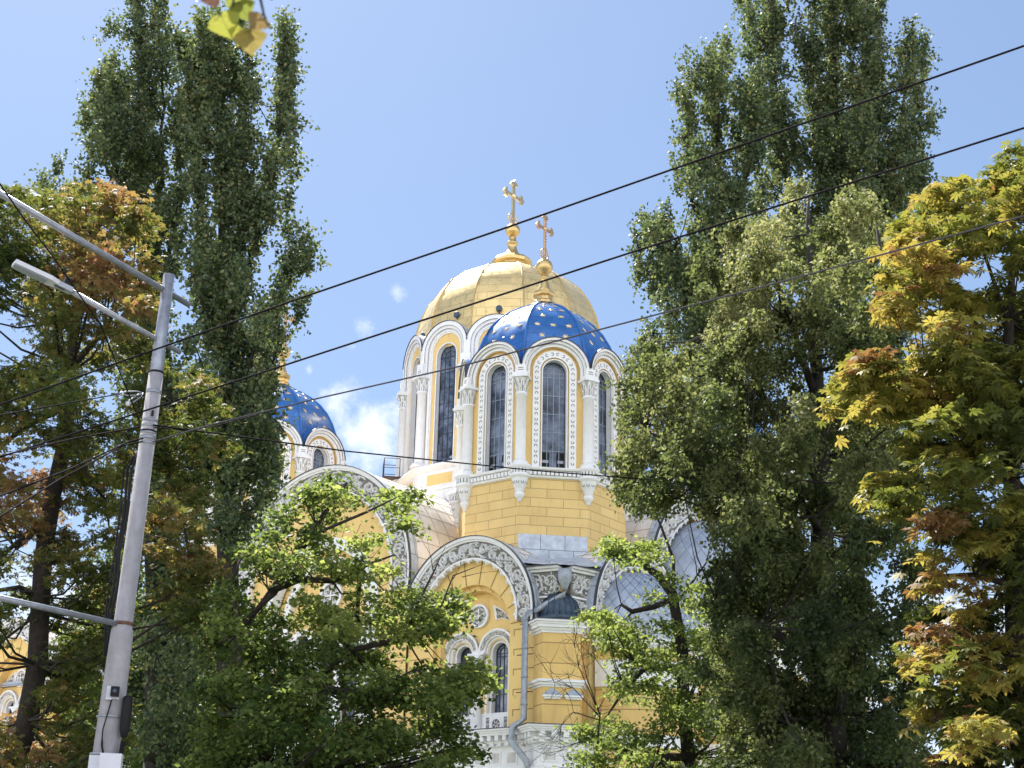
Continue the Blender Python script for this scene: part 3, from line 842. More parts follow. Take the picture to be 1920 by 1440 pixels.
def biforate(F, uc, zs, zb, d, parts=(-1.42, 1.42), rw=.50, ro=1.16, ztop=0.0):
    """two arched lights under carved white arches that share a slim middle column"""
    rd = random.Random(int(uc * 10) + 3)
    o_ = None
    b = MB()
    s = [uc + p for p in parts]
    hw = (s[1] - s[0]) / 2
    for u in s:
        b.ring(F, u, zs, ro - .42, hw, zs - .02, d - .1, d + .16, WHITE, 20)
        b.ring(F, u, zs, hw - .10, hw, zs - .02, d - .1, d + .22, WHITE, 20)
        b.ring(F, u, zs, rw + .18, ro - .40, zb, d - .34, d + .02, WHITE, 18)
        b.ring(F, u, zs, rw, rw + .18, zb, d - .60, d - .14, WHITE, 18)
    # outer jambs, sill panels with rosettes
    zl = zb - 1.15
    b.box(F, s[0] - hw, s[0] - (ro - .42), d - .1, d + .16, zl, zs - .02, WHITE)
    b.box(F, s[1] + (ro - .42), s[1] + hw, d - .1, d + .16, zl, zs - .02, WHITE)
    b.box(F, s[0] - (ro - .42), s[1] + (ro - .42), d - .3, d + .05, zl, zb, WHITE)
    bo = P_(b, 'window_surround')
    b = MB()
    for u in s:
        rm = (ro - .42 + hw - .1) / 2
        mp = lambda q, r, h: F(u + r * cos(q / rm), d + .162 + h, zs + r * sin(q / rm))
        scroll_field(b, mp, .15, pi * rm - .15, ro - .38, hw - .12, WHITE_OLD, rd, w=.03, h=.05)
    for side, u in ((-1, s[0] - (hw + ro - .42) / 2), (1, s[1] + (hw + ro - .42) / 2)):
        z = zl + .2
        while z < zs - .1:
            cshape(b, F, u, z, pi / 2 if int(z * 4) % 2 else -pi / 2, .085, d + .167, GROOVE, .022); z += .30
    for u in s:      # rosette of the sill panel
        zc_ = (zl + zb) / 2
        b.ring(F, u, zc_, .26, .36, zc_, d + .05, d + .10, WHITE, 20, a0=0, a1=2 * pi)
        b.disc(F, u, zc_, .26, d + .056, GROOVE)
        for k in range(6):
            a = k * pi / 3
            polyline_ribbon(b, lambda x, y, h: F(u + x, d + .06 + h, zc_ + y), [(.05 * cos(a), .05 * sin(a)), (.14 * cos(a + .3), .14 * sin(a + .3)), (.22 * cos(a), .22 * sin(a))], .035, .05, WHITE)
        for s2 in (-1, 1):
            b.box(F, u + s2 * .56 - .1, u + s2 * .56 + .1, d + .05, d + .056, zc_ - .36, zc_ + .36, GROOVE)
            mp = lambda x, y, h: F(u + s2 * .56 + x, d + .058 + h, zc_ + y)
            for q in (-.22, 0, .22): polyline_ribbon(b, mp, spiral(0, q, .09, 0, 1, 1, 7), .02, .04, WHITE)
    P_(b, 'carving', parent=bo)
    for k, u in enumerate(s): window(F, u, zs, rw, zb + .02, d - .5, cath, bars=4, rows=.95, seed=k + int(uc))
    c = MB()
    x = uc
    c.lathe([(.30, zl + .1), (.32, zl + .2), (.24, zl + .35), (.23, zl + .5), (.20, zs - .75), (.25, zs - .72), (.22, zs - .66), (.26, zs - .4), (.40, zs - .14), (.1, zs - .13)], WHITE, (0, 0), 12, T=lambda a, b_, z: F(x + a, d + .16 - b_, z))
    co = P_(c, 'colonnette')
    c = MB(); c.box(F, x - .52, x + .52, d - .1, d + .42, zs - .13, zs - .02, WHITE)
    P_(c, 'abacus', parent=co)

def medallion(F, u, z, r, d):
    b = MB()
    b.ring(F, u, z, r * .80, r, z, d, d + .14, WHITE, 28, a0=0, a1=2 * pi)
    b.disc(F, u, z, r * .81, d + .03, GROOVE)
    b.disc(F, u, z, r * .62, d + .05, WHITE_OLD)
    mp = lambda x, y, h: F(u + x * r, d + .055 + h, z + y * r)
    hexp = [(.72 * cos(a) * (1.0 if k % 2 else .86), .72 * sin(a) * (1.0 if k % 2 else .86)) for k, a in enumerate(np.linspace(0, 2 * pi, 13))]
    polyline_ribbon(b, mp, hexp, .05, .06, WHITE)
    for sx in (-1, 1):
        for sy in (-1, 1):
            polyline_ribbon(b, mp, [(sx * .07, sy * .5), (sx * .07, sy * .08), (sx * .46, sy * .08)], .035, .05, GROOVE)
            polyline_ribbon(b, mp, spiral(sx * .30, sy * .30, .15, 0, .9, sx, 7), .035, .05, GROOVE)
    b.box(F, u - r * .05, u + r * .05, d + .05, d + .12, z - r * .58, z + r * .58, WHITE); b.box(F, u - r * .58, u + r * .58, d + .05, d + .118, z - r * .05, z + r * .05, WHITE)
    return P_(b, 'medallion')

def spandrel_panel(F, uc, zc, sgn, d, R):
    """small curved triangular carved panel beside the medallion"""
    b = MB()
    A = (uc + sgn * .80, zc + 1.02); B = (uc + sgn * 2.05, zc + .02); C = (uc + sgn * .95, zc + .22)
    pts = [A, (uc + sgn * 1.35, zc + .75), (uc + sgn * 1.78, zc + .38), B, (uc + sgn * 1.4, zc + .28), C]
    def poly(k, dd, m):
        cx = sum(p[0] for p in pts) / 6; cz = sum(p[1] for p in pts) / 6
        b.add([F(cx + (p[0] - cx) * k, dd, cz + (p[1] - cz) * k) for p in pts], [tuple(range(6))], m)
        return cx, cz
    poly(1.0, d + .04, WHITE); cx, cz = poly(.74, d + .05, GROOVE)
    mp = lambda x, y, h: F(cx + x, d + .052 + h, cz + y)
    for k, (x, y) in enumerate(((-.05, .05), (.22 * sgn, -.08), (-.25 * sgn, .12))): polyline_ribbon(b, mp, spiral(x, y, .13, k, 1.1, 1, 8), .028, .04, WHITE)
    P_(b, 'spandrel_panel')

def voussoirs(F, uc, zc, r0, r1, d, a0, a1, n, dep=0.012, w=.022):
    b = MB()
    for i in range(n + 1):
        a = a0 + (a1 - a0) * i / n
        c, s = cos(a), sin(a)
        p = [(uc + c * r0 - s * w, zc + s * r0 + c * w), (uc + c * r0 + s * w, zc + s * r0 - c * w), (uc + c * r1 + s * w, zc + s * r1 - c * w), (uc + c * r1 - s * w, zc + s * r1 + c * w)]
        b.add([F(x, d + dep, z) for x, z in p], [(0, 1, 2, 3)], JOINT)
    return b

def barrel(F, uc, zc, r, d0, d1, m, seam=True, nseam=9, a0=0.0, a1=pi):
    b = MB(); seg = 32
    vs = []; fs = []
    for i in range(seg + 1):
        a = a0 + (a1 - a0) * i / seg
        vs += [F(uc + r * cos(a), d0, zc + r * sin(a)), F(uc + r * cos(a), d1, zc + r * sin(a))]
    fs = [(2 * i, 2 * i + 1, 2 * i + 3, 2 * i + 2) for i in range(seg)]
    b.add(vs, fs, m, True)
    if seam:
        dd = d0
        step = .62
        k = 0
        while dd < d1:     # diagonal and ring seams of the sheet metal
            b.tube([F(uc + (r + .01) * cos(a), dd, zc + (r + .01) * sin(a)) for a in np.linspace(a0, a1, 25)], .012, SEAM, 4); dd += 1.05
        for i in range(1, 22):
            a = a0 + (a1 - a0) * i / 22
            b.tube([F(uc + (r + .01) * cos(a), d0, zc + (r + .01) * sin(a)), F(uc + (r + .01) * cos(a), d1, zc + (r + .01) * sin(a))], .012, SEAM, 4)
    return P_(b, 'barrel_roof')

def wall_with_niche(F, u0, u1, z0, ztop, uc, zc, r, zb, d, m, name='wall'):
    us = sorted(set([round(u, 3) for u in list(np.linspace(u0, u1, 24)) + [uc + r * q for q in (-1, -.98, -.92, -.83, -.7, -.5, -.25, 0, .25, .5, .7, .83, .92, .98, 1)]]))
    b = MB()
    ins = [u for u in us if abs(u - uc) <= r + 1e-3]
    b.strips(F, ins, lambda u: zc + sqrt(max(0, r * r - (u - uc) ** 2)), ztop, d, m)
    b.strips(F, [u for u in us if u <= uc - r + 1e-3], lambda u: z0, ztop, d, m)
    b.strips(F, [u for u in us if u >= uc + r - 1e-3], lambda u: z0, ztop, d, m)
    b.strips(F, ins, lambda u: z0, lambda u: zb, d, m)
    return P_(b, name)

def back_wall(F, u0, u1, z0, top, holes, d, m, b):
    us = set(round(float(u), 3) for u in np.linspace(u0, u1, 22))
    for (uc, zc, r, zb) in holes:
        for q in (-1, -.97, -.87, -.7, -.4, 0, .4, .7, .87, .97, 1): us.add(round(uc + r * q, 3))
    us = sorted(us)
    hs = sorted(holes); cur = us[0]; segs = []
    for h in hs:
        segs.append((cur, round(h[0] - h[2], 3), None)); segs.append((round(h[0] - h[2], 3), round(h[0] + h[2], 3), h)); cur = round(h[0] + h[2], 3)
    segs.append((cur, us[-1], None))
    for a, e, h in segs:
        L = [u for u in us if a - 1e-4 <= u <= e + 1e-4]
        if len(L) < 2: continue
        if h is None: b.strips(F, L, lambda u: z0, top, d, m)
        else:
            uc, zc, r, zb = h
            b.strips(F, L, lambda u: zc + sqrt(max(0, r * r - (u - uc) ** 2)), top, d, m)
            b.strips(F, L, lambda u: z0, lambda u: zb, d, m)

Z0C = 9.75     # foot of the upper storey
def small_bay(F, uc=0.0, zc=15.33, R=4.18, apse=False, full=True, hw=(-4.25, 4.25), seed=1, side_strip=True):
    """corner bay: carved round gable, yellow voussoired arch, recessed niche with paired windows"""
    archivolt(F, uc, zc, 3.12, R, radians(-6), radians(188), .34, seed, seg=36)
    top = lambda u: zc + sqrt(max(0, (R - .02) ** 2 - (u - uc) ** 2)) if abs(u - uc) < R - .02 else zc
    barrel(F, uc, zc, R + .1, -3.6, .2, ROOFW)
    if apse:
        return
    rn = 2.50; zn = 14.68
    wall_with_niche(F, uc + hw[0], uc + hw[1], Z0C, top, uc, zn, rn, Z0C, 0.0, YELLOW)
    v = voussoirs(F, uc, zn, rn + .02, 3.75, 0.0, radians(6), radians(174), 9, w=.03)
    # horizontal joints of the lower wall
    z = Z0C + .95
    while z < zn:
        for sg in (-1, 1):
            x0, x1 = sorted((uc + sg * (rn + .22), uc + (hw[1] if sg > 0 else hw[0])))
            v.box(F, x0, x1, .004, .014, z - .02, z + .02, JOINT)
            xx = uc + sg * (rn + .24); v.box(F, xx - .018, xx + .018, .005, .015, z - .30, z, JOINT)
        z += .98
    P_(v, 'joint_lines')
    b = MB()
    b.ring(F, uc, zn, rn - .26, rn, Z0C, -.42, -.30, YELLOW, 28, inner=YELLOW); b.ring(F, uc, zn, rn, rn + .01, Z0C, -.44, -.004, YELLOW, 28, inner=YELLOW)
    b.ring(F, uc, zn, rn - .28, rn - .0, Z0C, -.9, -.42, YELLOW, 28, inner=YELLOW)
    back_wall(F, uc - rn, uc + rn, Z0C, lambda u: zn + sqrt(max(0, rn * rn - (u - uc) ** 2)), [(uc - .05 + q, 13.78, .62, 10.75) for q in (-1.17, 1.17)], -.88, YELLOW, b)
    for i in range(10):    # joints across the soffit
        a = radians(6) + radians(168) * i / 9
        for ra in (rn - .005,):
            c, s = cos(a), sin(a)
            b.add([F(uc + ra * c - s * .02, 0.0, zn + ra * s + c * .02), F(uc + ra * c + s * .02, 0.0, zn + ra * s - c * .02), F(uc + (rn - .27) * c + s * .02, -.41, zn + (rn - .27) * s - c * .02), F(uc + (rn - .27) * c - s * .02, -.41, zn + (rn - .27) * s + c * .02)], [(0, 1, 2, 3)], JOINT)
    P_(b, 'niche')
    medallion(F, uc - .15, 15.72, .62, -.86)
    for sg in (-1, 1): spandrel_panel(F, uc - .08, 15.20, sg, -.88, rn)
    biforate(F, uc - .05, 13.78, 10.75, -.86, parts=(-1.17, 1.17), rw=.50, ro=1.20)

def white_cornice(F, u0, u1, d=0.0, name='cornice', dent=True):
    """projecting cornice on modillions above a white panelled frieze"""
    b = MB()
    for dd, za, zb in ((.16, 8.95, 9.10), (.30, 9.10, 9.20)): b.box(F, u0, u1, d - .2, d + dd, za, zb, WHITE)
    for dd, za, zb in ((.62, 9.45, 9.56), (.70, 9.56, 9.66), (.80, 9.66, 9.75)): b.box(F, u0, u1, d - .2, d + dd, za, zb, WHITE)
    b.box(F, u0, u1, d - .2, d + .22, 9.20, 9.45, WHITE)
    b.box(F, u0 + .01, u1 - .01, d - .2, d + .84, 9.75, 9.79, EDGE)
    n = int((u1 - u0) / .46)
    for i in range(n):
        u = u0 + (i + .5) * (u1 - u0) / n
        b.box(F, u - .11, u + .11, d + .22, d + .58, 9.20, 9.45, WHITE); b.box(F, u - .11, u + .11, d + .14, d + .36, 8.98, 9.202, WHITE)
    b.box(F, u0, u1, d - .2, d + .04, 7.9, 8.95, WHITE)
    b.box(F, u0, u1, d - .2, d + .16, 7.72, 7.9, WHITE)
    m = max(1, int((u1 - u0) / 1.0))
    for i in range(m):
        u = u0 + (i + .5) * (u1 - u0) / m
        b.box(F, u - .34, u + .34, d + .04, d + .075, 8.1, 8.75, WHITE); b.box(F, u - .26, u + .26, d + .076, d + .08, 8.18, 8.67, WHITE_OLD)
    b.box(F, u0, u1, d - .2, d + .02, 6.3, 7.72, WHITE)
    k = max(1, int((u1 - u0) / .72))
    for i in range(k):
        u = u0 + (i + .5) * (u1 - u0) / k
        b.box(F, u - .07, u + .07, d + .022, d + .04, 7.0, 7.55, YELLOW); b.box(F, u - .2, u + .2, d + .024, d + .038, 7.16, 7.32, YELLOW)
    b.box(F, u0, u1, d - .2, d + .12, 6.1, 6.3, WHITE)
    return P_(b, name)

def _r():
    pass
SF = lambda ox, oy=-16.6: frame(ox, oy, 0, -1)     # south wall, u runs to local +X
EF = lambda oy, ox=16.6: frame(ox, oy, 1, 0)       # east wall, u runs to local +Y

# south side: near corner bay, central bay, far corner bay, western bays
small_bay(SF(10.72), seed=1, hw=(-4.2, 4.15))
small_bay(SF(-10.78), seed=2, hw=(-4.25, 4.2))

def big_bay(F, seed, niche=True):
    zc, R = 18.15, 6.85
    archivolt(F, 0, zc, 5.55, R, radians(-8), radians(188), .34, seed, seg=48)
    top = lambda u: zc + sqrt(max(0, (R - .02) ** 2 - u * u)) if abs(u) < R - .02 else zc
    barrel(F, 0, zc, R + .1, -9.6, .2, ROOFW)
    if not niche: return
    wall_with_niche(F, -6.5, 6.5, Z0C, top, 0, 16.6, 3.9, Z0C, 0.0, YELLOW)
    v = voussoirs(F, 0, 16.6, 4.5, 5.6, 0.0, radians(3), radians(177), 15)
    z = Z0C + .95
    while z < 16.6:
        for sg in (-1, 1):
            x0, x1 = sorted((sg * 4.6, sg * 6.5)); v.box(F, x0, x1, .004, .014, z - .02, z + .02, JOINT)
        z += .98
    P_(v, 'joint_lines')
    b = MB()
    b.ring(F, 0, 16.6, 3.9, 4.45, Z0C, -.1, .12, WHITE, 32); b.ring(F, 0, 16.6, 3.86, 3.98, Z0C, -.5, .2, WHITE, 32)
    b.ring(F, 0, 16.6, 3.0, 3.45, Z0C, -.9, -.5, WHITE, 32)
    b.ring(F, 0, 16.6, 3.45, 3.9, Z0C, -.9, -.62, YELLOW, 32)
    back_wall(F, -3.9, 3.9, Z0C, lambda u: 16.6 + sqrt(max(0, 3.9 ** 2 - u * u)), [(q, 15.2, .62, 10.6) for q in (-1.9, 0, 1.9)], -.88, YELLOW, b)
    P_(b, 'niche')
    medallion(F, 0, 17.9, .85, -.86)
    for u in (-1.9, 0, 1.9):
        b = MB(); b.ring(F, u, 15.2, .62, .95, 10.6, -.9, -.6, WHITE, 18); P_(b, 'window_surround')
        window(F, u, 15.2, .62, 10.62, -1.15, cath, bars=4, rows=.95, seed=int(u * 3) + 9)
big_bay(SF(0, -16.75), 5)
big_bay(EF(0, 14.9), 6, niche=False)

for k, uc in enumerate((-21.4, -30.2)):
    small_bay(SF(uc, -15.4), seed=11 + k, hw=(-4.4, 4.4))
white_cornice(SF(0, -16.6), -15.0, 15.0)
white_cornice(SF(0, -15.4), -36.0, -15.2)

# plain masonry behind all this
b = MB()
b.box(ident, -15.0, 15.0, -16.58, 16.0, 0.0, 9.6, WHITE)
b.box(ident, -14.6, 14.6, -14.3, 14.3, 9.6, 15.4, YELLOW)
for x0, x1 in ((-15.0, -14.0), (6.4, 6.9), (14.2, 15.0), (-6.9, -6.4)): b.box(ident, x0, x1, -16.3, -14.2, 9.6, 15.35, YELLOW)
b.box(ident, -6.6, 6.6, -15.0, 15.0, 15.4, 18.0, YELLOW)
b.box(ident, -15.0, 14.0, -6.6, 6.6, 15.38, 18.02, YELLOW)
b.box(ident, -36.0, -15.0, -13.6, 15.5, 0.0, 15.2, YELLOW)
b.box(ident, -36.2, -14.9, -15.38, -14.4, 0.0, 9.6, WHITE)
P_(b, 'body_wall')
b = MB()
b.box(ident, -36.4, -14.9, -14.8, 15.8, 15.2, 15.5, METAL)
b.box(ident, -15.0, 15.4, -15.4, 15.0, 15.42, 15.7, METAL)
P_(b, 'flat_roof')

# ---- near corner: roof slopes, pendentive carving, pier, pipe
CN = sqrt(.5)
CF = frame(10.6, -10.6, CN, -CN)      # diagonal frame through the near tower axis: d runs to the corner
b = MB()
for sg in (-1, 1):     # two sheets that slope from the tower wall to the corner eaves
    b.add([CF(0, 4.42, 18.75), CF(sg * 2.2, 4.3, 19.1), CF(sg * 3.6, 5.6, 18.3), CF(sg * 1.25, 7.75, 17.66), CF(0, 7.95, 17.66)], [(0, 1, 2, 3, 4)], FLASH)
P_(b, 'corner_roof')
b = MB()
b.box(CF, -1.86, 1.80, 4.425, 4.47, 18.5, 20.0, FLASH)
P_(b, 'roof_flashing')
# eaves and carved corner blocks (left one turned to the south, right one to the east)
rd = random.Random(4)
for sg, nm in ((-1, 'left'), (1, 'right')):
    # the block face goes from the end of the archivolt to the gutter
    A = Vector(CF(sg * 1.66, 6.95, 0)); B_ = Vector(CF(sg * .34, 7.8, 0))
    nx, ny = ((B_ - A).y, -(B_ - A).x) if sg < 0 else (-(B_ - A).y, (B_ - A).x)
    L = (B_ - A).length
    if sg < 0: FF = frame(A.x, A.y, nx, ny)
    else: FF = frame(B_.x, B_.y, nx, ny)
    b = MB()
    b.box(FF, 0, L, -.9, 0, 15.15, 17.35, GROOVE)
    b.box(FF, -.05, L + .1, -.9, .14, 17.35, 17.47, WHITE); b.box(FF, -.05, L + .12, -.9, .28, 17.47, 17.60, WHITE_OLD); b.box(FF, -.06, L + .14, -.9, .34, 17.60, 17.65, EDGE)
    o = P_(b, 'corner_block')
    b = MB()
    mp = lambda s, r, h: FF(s, .004 + h, r)
    b.box(FF, 0, L, 0, .05, 16.05, 16.14, WHITE)
    scroll_field(b, mp, .02, L - .02, 16.15, 17.33, WHITE, rd, w=.05, h=.10)
    scroll_field(b, mp, .02, L - .02, 15.15, 16.03, WHITE, rd, w=.05, h=.10)
    P_(b, 'carving', parent=o)

# corner pier: four sided turret with ribbed cap
def prism(b, pts, z0, z1, m):
    n = len(pts)
    b.add([(x, y, z) for z in (z0, z1) for x, y in pts], [(i, (i + 1) % n, n + (i + 1) % n, n + i) for i in range(n)] + [tuple(range(n)), tuple(range(n, 2 * n))], m)
def pier_pts(g):
    q = [(-1.35, 4.2), (-1.55, 6.3), (-1.08, 8.25), (.76, 8.25), (1.3, 6.3), (1.2, 4.2)]
    out = []
    for u, d in q:
        du = g * (1 if u > 0 else -1); dd = g if d > 8 else (g * .3 if d > 5 else 0)
        out.append(CF(u + du, d + dd, 0)[:2])
    return out
b = MB(); prism(b, pier_pts(0), 9.6, 14.45, YBAND); prism(b, [CF(u, d_, 0)[:2] for u, d_ in ((-1.2, 4.2), (-1.3, 6.6), (-.34, 7.55), (.34, 7.55), (1.3, 6.6), (1.2, 4.2))], 14.4, 17.3, YELLOW)
P_(b, 'pier')
b = MB()
for g, za, zb in ((.06, 14.20, 14.32), (.14, 14.32, 14.44), (.26, 14.44, 14.60), (.32, 14.60, 14.70), (.40, 14.70, 14.80)): prism(b, pier_pts(g), za, zb, WHITE)
prism(b, pier_pts(.43), 14.80, 14.84, EDGE)
for g, za, zb in ((.05, 11.60, 11.70), (.14, 11.70, 11.82), (.24, 11.82, 11.95)): prism(b, pier_pts(g), za, zb, WHITE)
P_(b, 'pier_cornice')
b = MB()
cxy = CF(-.14, 7.38, 0)
b.lathe([(1.10, 14.84), (1.10, 15.08), (1.03, 15.12), (1.0, 15.45), (.88, 15.8), (.68, 16.08), (.4, 16.28), (.15, 16.36), (.02, 16.38)], SLATE, cxy[:2], 28)
for k in range(20):
    a = 2 * pi * k / 20
    b.tube([(cxy[0] + r * cos(a), cxy[1] + r * sin(a), z) for r, z in ((1.05, 15.1), (1.02, 15.45), (.90, 15.8), (.70, 16.09), (.42, 16.29), (.16, 16.37))], .03, SLATE, 4)
P_(b, 'pier_cap')
for u0 in (-.62, .42):      # gabled hoods on the pier front
    F = lambda u, d, z: CF(u0 + u, 8.25 + d, z)
    b = MB()
    b.box(F, -.40, .40, 0, .14, 11.02, 11.12, WHITE); b.box(F, -.46, .46, 0, .22, 11.12, 11.22, WHITE)
    b.add([F(-.48, 0, 11.225), F(.48, 0, 11.225), F(0, 0, 11.55), F(-.48, .24, 11.225), F(.48, .24, 11.225), F(0, .10, 11.55)], [(3, 4, 5), (0, 3, 5, 2), (4, 1, 2, 5), (0, 1, 4, 3)], METAL)
    P_(b, 'hood')
# white base storey of the pier
b = MB()
for g, za, zb in ((.25, 9.66, 9.75), (.17, 9.56, 9.66), (.10, 9.45, 9.56), (-.28, 9.2, 9.45), (-.12, 9.1, 9.2), (-.24, 8.95, 9.1), (-.34, 7.9, 8.95), (-.22, 7.72, 7.9), (-.36, 6.3, 7.72), (-.26, 6.1, 6.3)):
    prism(b, pier_pts(g + .55), za, zb, WHITE)
prism(b, pier_pts(.84), 9.752, 9.79, EDGE)
prism(b, pier_pts(.20), 0, 6.1, WHITE)
for F, L in ((lambda u, d, z: CF(u, 8.25 + .27 + d, z), 1.25),):
    for i in range(5):
        u = -1.15 + 2.3 * i / 4
        b.box(F, u - .13, u + .13, 0, .38, 9.2, 9.45, WHITE); b.box(F, u - .13, u + .13, -.02, .2, 8.98, 9.202, WHITE)
    for u in (-.75, .75): b.box(F, u - .4, u + .4, -.055, -.02, 8.1, 8.75, WHITE); b.box(F, u - .3, u + .3, -.02, -.015, 8.18, 8.67, WHITE_OLD)
    for u in (-.9, 0, .9):
        b.box(F, u - .09, u + .09, -.075, -.055, 7.0, 7.5, YELLOW); b.box(F, u - .25, u + .25, -.076, -.053, 7.14, 7.3, YELLOW)
# modillions on the left side of the pier
pl = pier_pts(.27)
for (p, q) in ((pl[1], pl[2]), (pl[3], pl[4])):
    dx, dy = q[0] - p[0], q[1] - p[1]; L = sqrt(dx * dx + dy * dy)
    FF = frame(p[0], p[1], dy / L, -dx / L)
    for i in range(5):
        u = (i + .5) * L / 5
        b.box(FF, u - .12, u + .12, 0, .36, 9.2, 9.45, WHITE); b.box(FF, u - .12, u + .12, -.02, .18, 8.98, 9.202, WHITE)
P_(b, 'pier_base')

# east side
F = EF(-10.6)
small_bay(F, seed=21, apse=True)
wall_with_niche(F, -4.2, 4.2, 0, lambda u: 15.45 + sqrt(max(0, 4.05 ** 2 - u * u)) if abs(u) < 4.05 else 15.45, 0, 15.0, .01, 14.9, -.05, YELLOW)
def half_dome(F, r, z0, H, m, name='half_dome', zf=None, wallm=YBAND, zb=0.0):
    """apse: half round wall, white cornice and sheet metal half dome"""
    seg = 28
    arc = lambda rr, z: [F(rr * cos(pi * j / seg), rr * sin(pi * j / seg), z) for j in range(seg + 1)]
    b = MB()
    a, c = arc(r, zb), arc(r, z0)
    b.add(a + c, [(j, j + 1, seg + 2 + j, seg + 1 + j) for j in range(seg)], wallm)
    w = P_(b, 'apse_wall')
    b = MB()
    for rr, za, zc_ in ((.1, z0 - .45, z0 - .3), (.2, z0 - .3, z0 - .15), (.32, z0 - .15, z0)):
        p = arc(r, za) + arc(r + rr, za) + arc(r + rr, zc_) + arc(r, zc_); n = seg + 1
        b.add(p, [(k * n + j, k * n + j + 1, (k + 1) * n + j + 1, (k + 1) * n + j) for k in range(3) for j in range(seg)], WHITE)
    for za, zc_ in ((z0 - 2.3, z0 - 1.0), (z0 - 5.2, z0 - 4.6), (z0 - 7.5, z0 - 6.4)):
        p = arc(r + .06, za) + arc(r + .06, zc_); n = seg + 1
        b.add(p, [(j, j + 1, n + j + 1, n + j) for j in range(seg)], WHITE)
    P_(b, 'apse_cornice')
    b = MB(); rows = 12; vs = []
    base = .55
    for i in range(rows + 1):
        t = (pi / 2) * i / rows
        rr, zz = (r + .25) * cos(t), z0 + base + (H - base) * sin(t)
        vs += arc(max(rr, .01), zz)
    n = seg + 1
    b.add(vs, [(i * n + j, i * n + j + 1, (i + 1) * n + j + 1, (i + 1) * n + j) for i in range(rows) for j in range(seg)], m, True)
    p = arc(r + .30, z0) + arc(r + .25, z0 + base)
    b.add(p, [(j, j + 1, n + j + 1, n + j) for j in range(seg)], METAL)
    # standing seams crossing as a diamond net
    for k in range(-14, 32):
        for sg in (-1, 1):
            pts = []
            for i in range(0, rows + 1):
                t = (pi / 2) * i / rows; ph = pi * k / 17 + sg * .72 * t
                if 0 <= ph <= pi: pts.append(F((r + .26) * cos(t) * cos(ph), (r + .26) * cos(t) * sin(ph), z0 + base + (H - base + .01) * sin(t)))
            if len(pts) > 2: b.tube(pts, .010, SEAMD, 4)
    return P_(b, name)
half_dome(EF(-10.75), 3.3, 14.2, 4.0, METALD)
half_dome(EF(0, 15.0), 5.35, 16.4, 7.05, METALD)
b = MB(); b.box(ident, 13.0, 14.95, -6.4, 6.4, 0, 18.0, YELLOW); P_(b, 'chancel_wall')
small_bay(EF(10.6), seed=22, apse=True)
half_dome(EF(10.6), 3.15, 14.35, 3.85, METALD)
b = MB(); b.box(ident, 15.0, 16.55, -14.8, 14.8, 0, 15.0, YELLOW); P_(b, 'east_wall')
white_cornice(EF(-13.2), -2.0, -.2)

# ---- drainpipe down the near corner
def loc(px, py, Y):
    """building coordinates of a world point"""
    p = at(px, py, Y); x, y = p[0] - BC[0], p[1] - BC[1]
    c, s = cos(-BANG), sin(-BANG)
    return np.array([c * x - s * y, s * x + c * y, p[2]])
hop = np.array(CF(-.02, 8.15, 16.9))
b = MB()
b.lathe([(.13, -.55), (.16, -.42), (.34, -.05), (.36, .12), (.36, .42), (.33, .46), (.31, .46)], ZINC, (0, 0), 12, T=lambda x, y, z: (hop[0] + x, hop[1] + y, hop[2] + z))
ho = P_(b, 'drain_hopper')
p0 = hop + np.array([0, 0, -.5])
V0 = np.array([14.55, -17.15, 15.05]); 
path = [p0, p0 + np.array([0, 0, -.3]), V0 + np.array([.12, 0, .12]), V0, np.array([14.55, -17.15, 10.15]), np.array([14.2, -17.55, 9.75]), np.array([14.15, -17.62, 9.1]), np.array([14.9, -17.35, 8.15]), np.array([14.95, -17.2, 7.7]), np.array([14.95, -17.2, 0.2])]
b = MB(); b.tube(path, .16, ZINC, 10)
for k in range(2, len(path) - 1):
    pass
for z in (14.9, 13.5, 12.1, 10.8): b.lathe([(.175, z), (.19, z + .02), (.19, z + .06), (.175, z + .08)], ZINC, (14.55, -17.15), 10)
for z in (13.2, 11.4): b.box(lambda u, d, zz: (14.55 + u, -17.15 + d, zz), -.5, .5, .0, .03, z, z + .05, RUST)
P_(b, 'drainpipe', 'bent grey zinc downpipe at the near corner')
# roof walkway rail seen past the right side of the near tower
b = MB()
b.tube([CF(3.2, 2.5, 20.6), CF(5.6, 1.2, 20.3)], .09, STEELB, 5); b.tube([CF(3.2, 2.5, 19.7), CF(5.6, 1.2, 19.5)], .05, STEELB, 5)
for t in (0, .5, 1): b.tube([CF(3.2 + 2.4 * t, 2.5 - 1.3 * t, 19.2), CF(3.2 + 2.4 * t, 2.5 - 1.3 * t, 20.6 - .3 * t)], .04, STEELB, 5)
P_(b, 'roof_walkway')
# ------------------------------------------------------------------ trees
def leaf_mat(name, stops, trans, tcol, rough=0.42, spec=0.45):
    """leaf: colour by the leaf's own tone, thin enough to let sunlight through"""
    m = bpy.data.materials.new(name); m.use_nodes = True
    b = NB(m.node_tree); p = b.n['Principled BSDF']; out = b.n['Material Output']
    at_ = b.new('ShaderNodeAttribute', attribute_name='tone')
    c = b.ramp(at_.outputs['Fac'], stops)
    b.link(c, p.inputs['Base Color'])
    p.inputs['Roughness'].default_value = rough
    p.inputs['Specular IOR Level'].default_value = spec
    tr = b.new('ShaderNodeBsdfTranslucent')
    b.link(b.ramp(at_.outputs['Fac'], tcol), tr.inputs['Color'])
    mx = b.new('ShaderNodeMixShader'); mx.inputs[0].default_value = trans
    b.link(p.outputs[0], mx.inputs[1]); b.link(tr.outputs[0], mx.inputs[2]); b.link(mx.outputs[0], out.inputs['Surface'])
    return m
